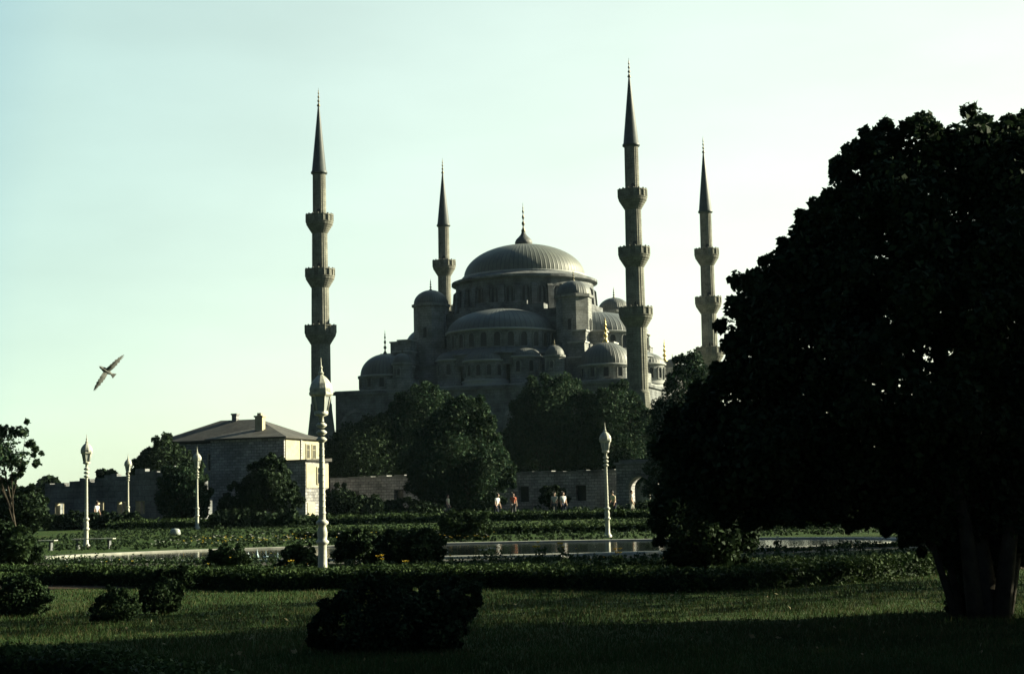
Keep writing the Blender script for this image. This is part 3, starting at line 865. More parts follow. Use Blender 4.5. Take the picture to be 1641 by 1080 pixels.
def trunk_mb(base, clumps, r, nl, fork=0.35, lean=None):
    """tapered trunk from base towards the crown centre with limbs into clumps"""
    mb = MB()
    c = clumps[:, :3].mean(0)
    top = Vector(lean) if lean is not None else Vector((base[0] * .4 + c[0] * .6, base[1] * .4 + c[1] * .6, base[2] + (c[2] - base[2]) * 1.0))
    base = Vector(base)
    pts = []
    for k in range(9):
        t = k / 8
        p = base.lerp(top, t); p.x += math.sin(t * 5 + base.x) * r * .5 * t; p.y += math.cos(t * 4 + base.x) * r * .4 * t
        pts.append(p)
    rad = [r * (1.35 if k == 0 else 1.08 if k == 1 else 1) * (1 - .62 * k / 8) for k in range(9)]
    mb.tube(pts, rad, 10)
    idx = list(range(len(clumps))); random.shuffle(idx)
    for i in idx[:nl]:
        t = random.uniform(fork, 1)
        s_ = pts[int(t * 8)]
        e = Vector(clumps[i][:3])
        m = s_.lerp(e, .5) + Vector((random.uniform(-.1, .1), random.uniform(-.1, .1), .12)) * (e - s_).length
        rr = r * (1 - .62 * t) * .55
        mb.tube([s_, s_.lerp(m, .55), m, e], [rr, rr * .8, rr * .55, rr * .12], 6, cap=False)
    return mb
def tree(name, label, cat, base, poly, d, depth, n, rpx, per, leaf, mats, r, nl=10, group=None, holes=(), fork=.35, extra_trunks=(), lean=None):
    """base: pixel column and ground depth"""
    g = gz(0, base[1])
    q = at(base[0], 800, base[1])
    T = empty(name, (q.x, base[1], g), 0, label, cat, group)
    cl = crown_clumps(poly, d, depth, n, rpx, holes)
    cl[:, 2] = np.maximum(cl[:, 2], g + .15)
    loc = cl.copy(); loc[:, :3] -= np.array([q.x, base[1], g])
    me = leaf_mesh('crown', loc, per, leaf, mats)
    link('crown', me, T)
    tb = trunk_mb((0, 0, -.1), loc, r, nl, fork, lean)
    for (bx, by, tx, ty, tz, rr) in extra_trunks:
        mid = Vector((bx * .55 + tx * .45 + .06, by * .5 + ty * .5, tz * .5))
        tb.tube([(bx, by, -.1), mid, (tx, ty, tz)], [rr, rr * .8, rr * .5], 8)
    tb.build('trunk', M['bark'], T)
    return T

BIG = [(1112,640),(1122,590),(1150,562),(1140,515),(1150,470),(1168,455),(1180,428),(1196,416),(1230,425),(1236,388),(1262,374),(1266,345),(1292,322),(1312,290),
       (1322,246),(1350,240),(1358,214),(1392,200),(1432,198),(1456,172),(1490,182),(1516,206),(1526,236),(1536,200),(1546,178),(1576,182),(1604,190),(1641,188),(1720,200),(1800,330),(1840,520),(1820,700),(1760,800),
       (1650,885),(1600,892),(1530,884),(1465,872),(1425,840),(1330,830),(1210,834),(1130,820),(1085,780),(1060,720),(1080,670)]
BIG = [(x + (20 if x < 1480 and y < 640 else 0), y + (12 if y < 640 and x < 1760 else 0)) for x, y in BIG]
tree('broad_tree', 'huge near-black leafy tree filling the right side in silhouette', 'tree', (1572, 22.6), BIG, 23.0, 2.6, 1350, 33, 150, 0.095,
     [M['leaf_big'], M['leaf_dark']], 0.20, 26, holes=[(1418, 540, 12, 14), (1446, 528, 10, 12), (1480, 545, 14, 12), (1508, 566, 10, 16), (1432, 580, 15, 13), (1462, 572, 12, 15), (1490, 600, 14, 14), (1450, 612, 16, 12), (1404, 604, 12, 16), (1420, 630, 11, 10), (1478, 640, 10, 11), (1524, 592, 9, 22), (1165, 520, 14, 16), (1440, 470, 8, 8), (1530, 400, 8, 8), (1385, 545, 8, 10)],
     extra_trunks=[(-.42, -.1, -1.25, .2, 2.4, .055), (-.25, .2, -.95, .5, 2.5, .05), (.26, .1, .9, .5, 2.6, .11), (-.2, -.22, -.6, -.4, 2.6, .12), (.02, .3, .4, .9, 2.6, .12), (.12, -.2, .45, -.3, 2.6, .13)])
SHR = [(1052,800),(1062,770),(1100,755),(1160,760),(1206,790),(1212,840),(1200,880),(1172,905),(1130,925),(1100,905),(1066,880),(1050,845)]
def shrub(label, poly, d, depth, n, rpx, per, leaf, mats, name='shrub', cat='shrub', group=None, stems=5, zmin=.05):
    """leafy shrub from the ground up, several stems"""
    xs = [p[0] for p in poly]; ymax = max(p[1] for p in poly)
    q = at(sum(xs) / len(xs), ymax, d); g = gz(q.x, d)
    T = empty(name, (q.x, d, g), 0, label, cat, group)
    cl = crown_clumps(poly, d, depth, n, rpx)
    cl[:, :3] -= np.array([q.x, d, g])
    cl[:, 2] = np.maximum(cl[:, 2], cl[:, 3] * .5 + zmin)
    me = leaf_mesh('foliage', cl, per, leaf, mats)
    link('foliage', me, T)
    if stems:
        mb = MB()
        for i in random.sample(range(len(cl)), min(stems, len(cl))):
            e = Vector(cl[i][:3]); rr = .012 + .006 * random.random() + .004 * d / 30
            mb.tube([(e.x * .15, e.y * .15, -.05), (e.x * .5, e.y * .5, e.z * .5), e], [rr, rr * .8, rr * .3], 6)
        mb.build('stem', M['bark'], T)
    return T
shrub('tall dark shrub under the left skirts of the big tree', SHR, 37, 1.2, 110, 26, 150, 0.11, [M['leaf_dark'], M['leaf_big']])

LM, LD, LR = [M['leaf_mid'], M['leaf_dark']], [M['leaf_dark'], M['leaf_big']], [M['leaf_rose'], M['leaf_dark']]
G1 = 'leafy trees between the park wall and the mosque'
# (name, label, base, poly, d, depth, clumps, rpx, per, leaf, mats, trunk r, group)
TREES = [
 ('plane_tree', 'broad round-headed tree in front of the park wall, its trunk in view', (752, 140), [(668,690),(690,662),(712,640),(738,628),(762,624),(786,652),(797,690),(806,720),(822,760),(812,795),(780,818),(735,812),(690,806),(662,780),(650,740)], 140, 5, 170, 26, 360, .21, LM, .38, None),
 ('plane_tree', 'bushy tree whose crown hides the wall left of the mosque arch', (630, 166), [(600,690),(622,650),(642,622),(668,610),(700,616),(722,636),(728,690),(715,760),(660,790),(600,780)], 166, 5, 150, 26, 360, .23, LM, .4, G1),
 ('plane_tree', 'low dark tree behind the wall beside the shaft of the nearest lamp', (570, 163), [(522,716),(545,680),(575,668),(606,662),(632,690),(640,740),(630,785),(560,790),(520,770)], 163, 4, 120, 26, 320, .24, LD, .35, G1),
 ('plane_tree', 'spreading tree below the golden-topped corner dome, left half', (880, 176), [(812,700),(826,640),(842,615),(870,602),(905,594),(930,612),(945,660),(945,765),(812,768)], 176, 6, 170, 27, 360, .25, LM, .42, G1),
 ('plane_tree', 'spreading tree at the foot of the tallest minaret', (985, 174), [(925,690),(938,628),(962,618),(990,608),(1016,625),(1036,650),(1052,690),(1055,765),(925,768)], 174, 6, 150, 27, 360, .25, LM, .42, G1),
 ('plane_tree', 'tree between the tallest minaret and the big dark tree', (1092, 135), [(1040,700),(1052,655),(1070,622),(1084,584),(1104,568),(1128,585),(1150,620),(1160,780),(1045,790)], 135, 5, 150, 26, 360, .21, LM, .35, G1),
 ('young_tree', 'open airy tree with a thin trunk at the left edge of the park', (32, 70), [(-70,690),(-20,676),(14,690),(26,684),(36,676),(46,700),(50,722),(62,718),(54,738),(40,756),(22,768),(0,772),(-30,775),(-70,765)], 70, 1.6, 40, 17, 85, .16, LM, .07, None),
 ('conifer', 'dark ragged tree reaching the eaves at the left of the stone house', (244, 143), [(214,742),(236,724),(252,716),(250,700),(262,694),(276,712),(300,722),(320,745),(322,790),(300,835),(225,835),(212,790)], 143, 3, 130, 17, 190, .24, LD, .28, None),
 ('young_tree', 'greener bushy tree behind the lamp post before the house', (290, 112), [(258,772),(272,752),(300,748),(322,762),(334,790),(326,826),(270,832),(252,805)], 112, 2.5, 80, 15, 190, .19, LM, .14, None),
 ('young_tree', 'small dark tree with a bare trunk against the house front', (442, 113), [(354,808),(372,782),(398,770),(408,745),(428,734),(448,736),(458,762),(472,780),(482,806),(468,818),(430,812),(390,822),(358,826)], 113, 2.5, 90, 14, 190, .19, LD, .16, None),
 ('plane_tree', 'dim tree beyond the wall filling the gap before the mosque', (800, 196), [(750,770),(765,715),(786,695),(800,702),(815,692),(838,702),(850,730),(850,768)], 186, 4, 90, 24, 120, .48, LD, .35, G1),
]
for t in TREES:
    if t[2][1] in (140, 166, 163, 176, 174): t = t[:3] + ([(x, y + (13 if y < 720 else 0)) for x, y in t[3]],) + t[4:]
    tree(t[0], t[1], 'tree', *t[2:12], 10, t[12])
def far_tree(label, u, d, v, wpx, hpx):
    poly = [(u + wpx * math.cos(a) * (1 + .12 * math.sin(3 * a + u)), v + hpx * math.sin(a) * (1 + .1 * math.cos(4 * a))) for a in [2 * math.pi * k / 12 for k in range(12)]]
    tree('distant_tree', label, 'tree', (u, d), poly, d, wpx * d / F * .8, 50, 16, 90, .5, LD, .25, 6)
far_tree('small tree showing over the left end of the low ruin', 78, 190, 790, 18, 26)
far_tree('dark tree behind the round shrub at the left edge', -10, 150, 800, 45, 26)
far_tree('bushy tree growing behind the ragged top of the ruin', 175, 160, 785, 30, 24)
far_tree('thick tree behind the park wall past the gateway', 1120, 165, 740, 75, 50)
far_tree('thick tree glimpsed under the big tree behind the lawns', 1270, 170, 770, 90, 60)
far_tree('last thick tree behind the big tree at the right', 1450, 168, 775, 110, 55)
far_tree('tree closing the view behind the big trunk', 1620, 172, 770, 110, 60)

# trees added out of view on the right to shade lawn, beds and pool end
for lab, x, y, r_, h in (('unseen airy tree added right of the lawn to dapple the grass', 17.5, 33, 4.6, 11.5),
                    ('nearest unseen leafy tree added right of the lawn to shade it', 15.0, 21.0, 5.0, 10),
                    ('unseen leafy tree added right of the flower beds to shade them', 22.5, 53, 4.4, 11.5),
                    ('unseen leafy tree added right of the pool end for shade', 27, 66, 5.0, 12)):
    T = empty('shade_tree', (x, y, 0), 0, lab, 'tree')
    cl = []
    while len(cl) < (75 if x == 17.5 else 260):
        p = rng.uniform(-1, 1, 3)
        if np.linalg.norm(p) < 1: cl.append((p[0] * r_, p[1] * r_, h * .56 + p[2] * h * .44, .8))
    cl = np.array(cl)
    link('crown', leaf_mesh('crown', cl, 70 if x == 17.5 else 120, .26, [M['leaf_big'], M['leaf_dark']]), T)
    trunk_mb((0, 0, -.1), cl, .3, 10).build('trunk', M['bark'], T)

SHRUBS = [
 ('round dark shrub behind the thin trunk at the left edge', [(2,830),(6,800),(25,786),(52,785),(70,800),(74,832),(60,850),(15,852)], 80, 1.1, 60, 15, 130, .18, LD, None),
 ('loose green shrub at the left end of the pool', [(-30,885),(-20,850),(10,842),(38,850),(58,872),(64,894),(30,902),(-20,905)], 53, 1.0, 55, 15, 130, .13, LR, None),
 ('dark bush at the foot of the wall right of the nearest lamp', [(525,830),(522,795),(545,780),(575,800),(600,800),(622,812),(620,832),(560,836)], 133, 2, 60, 14, 110, .28, LD, None),
 ('round bush growing against the park wall between two windows', [(866,802),(872,786),(886,779),(902,786),(908,804),(886,815)], 141, 1.0, 30, 10, 110, .24, LD, None),
 ('broad bush low before the wall, left of the white-shirted person', [(612,832),(622,808),(655,800),(700,812),(720,832),(660,838)], 126, 2, 50, 12, 110, .25, LD, None),
 ('dark thicket at the foot of the ruin windows', [(74,850),(85,830),(120,824),(180,826),(215,824),(235,838),(228,851),(150,855)], 108, 2.0, 90, 11, 110, .22, LD, None),
 ('dusky bush at the foot of the house front', [(335,845),(345,826),(380,820),(420,826),(470,822),(495,836),(480,846),(400,850)], 104, 2, 70, 11, 110, .22, LD, None),
 ('dark bush before the gateway', [(985,835),(992,818),(1015,812),(1045,806),(1066,818),(1062,838)], 122, 1.8, 50, 11, 110, .24, LD, None),
 ('small dark bush before the pool, below the fountain splash', [(330,906),(338,886),(360,876),(384,880),(398,895),(394,908)], 46, .5, 40, 12, 110, .075, LR, None),
 ('low dark bush left of the nearest lamp base', [(446,908),(454,884),(476,872),(500,878),(508,900),(500,910)], 45, .5, 40, 12, 110, .075, LR, None),
 ('rose bush beside the nearest lamp, left of three', [(538,895),(545,862),(562,850),(584,848),(604,862),(606,898),(570,902)], 48, .7, 50, 14, 120, .085, LR, 'rose bushes before the pool'),
 ('middle rose bush of three beyond the clipped hedge', [(600,898),(603,866),(620,853),(640,852),(654,868),(656,900),(625,903)], 47, .7, 50, 14, 120, .085, LR, 'rose bushes before the pool'),
 ('largest rose bush of three, on the right by the pool', [(648,899),(650,866),(668,850),(690,852),(706,868),(712,888),(704,902),(670,903)], 46, .7, 56, 14, 120, .085, LR, 'rose bushes before the pool'),
 ('bright-topped bush behind the far kerb of the pool', [(706,864),(708,834),(728,824),(752,826),(776,828),(788,842),(780,860),(745,868)], 74.5, .9, 60, 13, 120, .12, LR, None),
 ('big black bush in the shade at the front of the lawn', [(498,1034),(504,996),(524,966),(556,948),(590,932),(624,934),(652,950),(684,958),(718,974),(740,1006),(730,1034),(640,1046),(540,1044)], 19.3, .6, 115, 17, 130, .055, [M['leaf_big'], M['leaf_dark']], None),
 ('twiggy dark bush beside the big black bush', [(668,1022),(672,990),(676,958),(688,938),(704,950),(722,934),(738,944),(760,930),(768,956),(752,975),(748,1000),(722,1008),(700,1028)], 19.5, .45, 60, 20, 110, .055, LD, None),
 ('black leafy bush hugging the forked trunks of the big tree', [(1536,990),(1528,940),(1524,890),(1540,860),(1580,850),(1615,862),(1622,910),(1612,960),(1604,992),(1570,998)], 23.4, .7, 70, 26, 130, .09, [M['leaf_big'], M['leaf_dark']], None),
 ('leggy rose bush on the lawn below the front hedge', [(226,965),(232,930),(250,914),(272,918),(296,908),(304,930),(290,950),(280,978),(252,984),(236,978)], 27, .4, 46, 14, 85, .05, LR, None),
 ('low sparse bush on the lawn beside the leggy rose bush', [(146,985),(160,960),(178,945),(200,948),(216,965),(212,990),(185,998),(155,996)], 25.2, .4, 34, 14, 70, .045, LR, None),
 ('soft bush on the lawn at the far left', [(-30,980),(-10,945),(20,935),(48,930),(70,940),(80,965),(66,984),(20,990)], 27, .45, 55, 16, 100, .05, LR, None),
]
for s in SHRUBS:
    shrub(s[0], *s[1:9], group=s[9])

# ------------------------------------------------------------------ clipped hedges
def hedge(label, pts, hw, h, leaf, per_m, mats, wob=.05):
    """dense clipped hedge along a poly-line: a solid twiggy core under a coat of small leaves"""
    P = [Vector((p[0], p[1], 0)) for p in pts]
    dense = []
    for a, b in zip(P[:-1], P[1:]):
        n = max(2, int((b - a).length / .4))
        dense += [a.lerp(b, k / n) for k in range(n)]
    dense.append(P[-1])
    for _ in range(4):
        dense = [dense[0]] + [(dense[i-1] + dense[i] * 2 + dense[i+1]) / 4 for i in range(1, len(dense) - 1)] + [dense[-1]]
    V, Q, C = [], [], []
    ph = random.uniform(0, 6)
    for i, p in enumerate(dense):
        t = (dense[min(i+1, len(dense)-1)] - dense[max(i-1, 0)]).normalized(); nr = Vector((-t.y, t.x, 0))
        z = gz(p.x, p.y); hh = h * (1 + wob * math.sin(i * .9 + ph) + wob * random.uniform(-.6, .6))
        prof = [(-1, 0), (-1.02, .55), (-.93, .88), (-.6, .98), (0, 1), (.6, .98), (.93, .88), (1.02, .55), (1, 0)]
        for (o_, k) in prof:
            q = p + nr * o_ * (hw - .05); V.append((q.x, q.y, z - .03 + (hh - .04) * k))
        for _ in range(per_m):
            o_, k = random.choice(prof); o_ += random.uniform(-.3, .3); o_ = max(-1, min(1, o_)); k = min(1, max(.05, k + random.uniform(-.3, .2)))
            q = p + nr * o_ * hw + t * random.uniform(-.25, .25); C.append((q.x, q.y, z + hh * k - leaf * .3, leaf * 1.2))
    m = 9
    for i in range(len(dense) - 1):
        for k in range(m - 1): Q.append((i*m+k, (i+1)*m+k, (i+1)*m+k+1, i*m+k+1))
    C = np.array(C); per = 5
    lm = leaf_mesh('t', C, per, leaf, mats)
    n = len(V)
    LV = np.empty(len(lm.vertices) * 3, np.float32); lm.vertices.foreach_get('co', LV)
    allV = np.vstack([np.array(V), LV.reshape(-1, 3)])
    allQ = np.vstack([np.array(Q), np.arange(len(lm.vertices)).reshape(-1, 4) + n])
    mi = np.concatenate([np.ones(len(Q)), np.zeros(len(allQ) - len(Q))])
    bpy.data.meshes.remove(lm)
    o = link('hedge', np_mesh('hedge', allV, allQ, [mats[0], M['leaf_big']], mi))
    return tag(o, label, 'hedge')
def gpts(L, z): return [(onz(u, v, z).x, onz(u, v, z).y) for u, v in L]
hedge('long low clipped hedge running across the lawn in front of the pool', gpts([(-60,908),(150,908),(320,911),(420,914),(520,912),(700,908),(900,909),(1040,911),(1110,913),(1200,908),(1330,901),(1480,889),(1560,884)], .40), .42, .40, .06, 220, [M['leaf_box']])
hedge('thin clipped edging hedge behind the flower bed before the pool', [(-13, 38.6), (-6, 37.6), (0, 37.2), (6, 37.4), (12, 38.4)], .22, .28, .06, 90, [M['leaf_box']])
hedge('clipped hedge line beyond the pool, below the dark wall', [(-26, 106), (-8, 107), (6, 108), (14, 107)], .5, .5, .14, 50, [M['leaf_box']])
hedge('low box hedge just beyond the far pool kerb', [(-11, 83), (-2, 83.5), (8, 83), (20, 81)], .45, .36, .12, 60, [M['leaf_box']])
hedge('clipped hedge curving through the bottom left corner', gpts([(-120,1036),(-20,1034),(80,1040),(170,1047),(250,1058),(310,1075),(345,1100),(360,1150)], .36), .26, .36, .045, 200, [M['leaf_box']])

# ------------------------------------------------------------------ lawn grass and flower beds
def grass(name, n, region, h, mats, wid=.006):
    x0, x1, y0, y1 = region
    y = (y0 ** -1 + (y1 ** -1 - y0 ** -1) * rng.uniform(0, 1, n)) ** -1
    x = (x0 + (x1 - x0) * rng.uniform(0, 1, n)) * y / y1
    k = np.stack([x, y, np.zeros(n)], -1)
    a = rng.uniform(0, math.pi, n)
    pat = .55 + .45 * np.sin(x * 1.3 + np.sin(y * .9)) * np.sin(y * 1.1 + x * .4)
    hh = h * rng.uniform(.4, 1.2, n) * (.6 + .6 * pat)
    t = np.stack([np.cos(a), np.sin(a), np.zeros(n)], -1) * (wid * (y / 20))[:, None]
    ln = rng.normal(size=(n, 3)) * .35 * hh[:, None]; ln[:, 2] = hh
    V = np.stack([k - t, k + t, k + ln * .6 + t * .6, k + ln], 1).reshape(-1, 3)
    o = link(name, np_mesh(name, V, np.arange(4 * n).reshape(n, 4), mats, rng.integers(0, len(mats), n)))
    return tag(o, 'short dim park grass growing over the front lawn', 'grass', kind='stuff')
M['grass1'] = mat_leaf('grass_blade', (0.018, 0.040, 0.013), (0.036, 0.064, 0.020), .5, .25)
M['grass2'] = mat_leaf('dry_grass_blade', (0.042, 0.046, 0.018), (0.072, 0.070, 0.03), .5, .2)
grass('grass', 150000, (-14, 13.5, 14.5, 36), .07, [M['grass1'], M['grass1'], M['grass2']])
def bed(name, label, n, fx, h, leaf, mats, z0=0.0):
    C = []
    for _ in range(n):
        x, y = fx()
        q = ((x - PX) / (PA + .8)) ** 2 + ((y - PY) / (PB + .8)) ** 2
        if q < 1: continue
        hh = h * random.uniform(.4, 1.2) * (.7 + .5 * math.sin(x * .9) * math.sin(x * .37 + y))
        C.append((x, y, gz(x, y) + max(.04, hh * .6), max(.05, hh * .55)))
    o = link(name, leaf_mesh(name, C, 14, leaf, mats))
    return tag(o, label, 'plants', kind='stuff')
bed('flower_bed', 'low mixed leafy bedding between the front hedge and the pool', 2300, lambda: (random.uniform(-15, 15), random.uniform(37.8, 49)), .18, .06, [M['leaf_dark'], M['leaf_dark'], M['leaf_rose']])
def near_kerb():
    a = random.choice((random.uniform(math.pi * 1.03, math.pi * 1.40), random.uniform(math.pi * 1.66, math.pi * 1.93)))
    k = random.uniform(.95, 2.4)
    return PX + (PA + k) * math.cos(a), PY + (PB + k) * math.sin(a)
bed('border_plants', 'dark leafy border plants crowding the near kerb of the pool', 900, near_kerb, .30, .075, [M['leaf_dark'], M['leaf_rose'], M['leaf_dark']])
bed('ground_cover', 'rough low greenery on the terraces beyond the pool', 4200, lambda: (random.uniform(-26, 24), random.uniform(70, 104)),   .22, .10, [M['leaf_dark'], M['leaf_dark'], M['leaf_rose'], M['leaf_big']])
bed('undergrowth', 'dark rough undergrowth along the foot of the wall and ruin', 1500, lambda: (random.uniform(-48, 16), random.uniform(112, 140)), .5, .24, [M['leaf_dark'], M['leaf_rose']])

def litter():
    C = [(random.uniform(-1, 1) * .3 * y, y, .05, .03) for y in [random.uniform(17, 34) for _ in range(170)]]
    o = link('fallen_leaves', leaf_mesh('fallen_leaves', C, 1, .055, [mat_noise('dry_leaf', (.10, .08, .035), (.22, .19, .09), 9, .8, 0)]))
    tag(o, 'dry fallen leaves scattered over the front lawn', 'leaves', kind='stuff')
litter()
def flower_mat(n, c): return mat_noise(n, tuple(x * .8 for x in c), c, 9, .6, 0, .2)
FM = {'yellow': flower_mat('yellow_petal', (.75, .55, .06)), 'white': flower_mat('white_petal', (.80, .80, .74)), 'orange': flower_mat('orange_petal', (.75, .25, .06)), 'red': flower_mat('red_petal', (.5, .05, .05))}
def flower_plant(u, v, d, col, n, rad, h, label):
    q = at(u, v, d); g = gz(q.x, d)
    T = empty('flower_plant', (q.x, d, g), random.uniform(0, 6), label, 'flowers', 'single flowering plants in the beds')
    cl = [(random.uniform(-rad, rad), random.uniform(-rad, rad), h * random.uniform(.25, .8), rad * .6) for _ in range(8)]
    link('foliage', leaf_mesh('foliage', cl, 18, .07, [M['leaf_rose']]), T)
    for k in range(n):
        x, y, z = random.uniform(-rad, rad), random.uniform(-rad, rad), h * random.uniform(.85, 1.15)
        mb = MB()
        mb.tube([(x * .3, y * .3, 0), (x, y, z)], .006, 5, 1)
        for j in range(7):                  # cupped petals
            a = 2 * math.pi * j / 7
            r_ = .055
            p0 = Vector((x, y, z)); dv = Vector((math.cos(a), math.sin(a), 0)); sv = Vector((-math.sin(a), math.cos(a), 0))
            mb.add([p0, p0 + dv * r_ * .6 + sv * r_ * .42 + Vector((0, 0, .03)), p0 + dv * r_ * 1.1 + Vector((0, 0, .055)), p0 + dv * r_ * .6 - sv * r_ * .42 + Vector((0, 0, .03))], [(0, 1, 2, 3)], 0)
        mb.build('bloom', [FM[col], M['leaf_rose']], T)
FL = [(864, 890, 45, 'yellow', 5, .16, .5, 'yellow flowering plant at the near pool edge, left of two'),
      (901, 893, 44, 'yellow', 5, .16, .52, 'yellow flowering plant at the near pool edge, right of two'),
      (988, 900, 42, 'yellow', 4, .12, .38, 'small bright yellow flower plant below the far white lamp'),
      (1063, 908, 38, 'orange', 2, .1, .33, 'lone orange flower right above the front hedge'),
      (110, 905, 40, 'orange', 2, .1, .30, 'orange flower at the hedge under the left end of the pool'),
      (470, 905, 41, 'yellow', 3, .12, .36, 'yellow flowers left of the nearest lamp base'),
      (610, 905, 40, 'yellow', 3, .1, .4, 'pale yellow flower in front of the middle rose bush'),
      (790, 890, 48, 'white', 6, .3, .32, 'white flower cluster at the middle of the near pool edge'),
      (905, 903, 41, 'white', 3, .12, .30, 'white flowers under the right yellow plant'),
      (1205, 880, 51, 'white', 5, .2, .35, 'white flower cluster under the big tree'),
      (1245, 878, 52, 'white', 3, .12, .35, 'small white flowers right of the cluster under the big tree'),
      (650, 912, 38, 'yellow', 2, .08, .34, 'pale bloom poking above the front hedge')]
for f in FL: flower_plant(*f)
def bloom_scatter():
    V, Q, mi = [], [], []
    cols = ['yellow', 'white', 'white', 'yellow', 'orange']
    for k in range(330):
        if k < 230: x, y = random.uniform(-16, -1), random.uniform(69, 82)
        else: x, y = random.uniform(-14, 14), random.uniform(38, 50)
        if ((x - PX) / (PA + .8)) ** 2 + ((y - PY) / (PB + .8)) ** 2 < 1: continue
        z = gz(x, y) + random.uniform(.16, .34); r = random.uniform(.02, .04) * y / 60
        m = random.choice((0, 0, 0, 1, 1, 1, 3))
        for j in range(5):
            a = 2 * math.pi * j / 5
            n = len(V)
            V += [(x, y, z), (x + r*math.cos(a - .5), y + r*math.sin(a - .5), z + r*.5), (x + 1.3*r*math.cos(a), y + 1.3*r*math.sin(a), z + r), (x + r*math.cos(a + .5), y + r*math.sin(a + .5), z + r*.5)]
            Q.append((n, n+1, n+2, n+3)); mi.append(m)
    o = link('flowers', np_mesh('flowers', np.array(V), np.array(Q), [FM[c] for c in cols], mi))
    tag(o, 'tiny mixed blossoms dotted through the beds round the pool', 'flowers', kind='stuff')
bloom_scatter()

# ------------------------------------------------------------------ benches, stone, pool jets
def bench():
    T = empty('park_bench', (0, 0, 0))
    s = MB()
    for k in range(4): s.box(-.95, .95, -.22 + k * .115, -.125 + k * .115, .42, .46)
    s.build('seat', M['white'], T)
    for x in (-.72, .72):
        l = MB(); l.box(x - .05, x + .05, -.2, .2, .0, .06); l.box(x - .04, x + .04, -.14, .14, .06, .38); l.box(x - .05, x + .05, -.22, .22, .38, .42)
        l.build('leg', M['stone_dark'], T)
    return T
bn = bench()
for i, (u, v, d, lab) in enumerate([(150, 868, 73.5, 'pale slatted backless bench beside the left white lamp post'), (56, 868, 72, 'pale slatted backless bench near the thin-trunked tree at left')]):
    o = bn if i == 0 else copy_tree(bn)
    q = at(u, v, d); o.location = (q.x, d, gz(q.x, d)); o.rotation_euler.z = R(-4)
    tag(o, lab, 'bench', 'backless benches by the pool')
q = at(281, 848, 92)
b = MB().lathe([(0, 0), (.26, 0), (.30, .1), (.27, .3), (.18, .38), (0, .4)], 9)
tag(b.build('litter_bin', M['milk'], None, (q.x, 92, gz(0, 92))), 'small pale bluish rounded bin low on the terrace before the house', 'bin')
m, t, bs = nodes('splashing_water')
bs.inputs['Base Color'].default_value = (.30, .40, .44, 1); bs.inputs['Roughness'].default_value = .2
for i, (u, h) in enumerate(((398, .20), (412, .26), (426, .22), (445, .13), (460, .15))):
    q = at(u, 890, 55.5 + i * .25)
    mb = MB()
    pr = [(.10, 0), (.07, h * .15)]          # broken, lumpy column of water
    for k in range(7): pr.append((random.uniform(.018, .06) * (1 - k / 9), h * (.22 + .11 * k)))
    mb.lathe(pr + [(0, h * 1.05)], 9)
    tag(mb.build('water_jet', m, None, (q.x, q.y, .02)), 'low pale splash of fountain water in the pool left of the nearest lamp', 'fountain jet', 'low fountain jets in the pool')

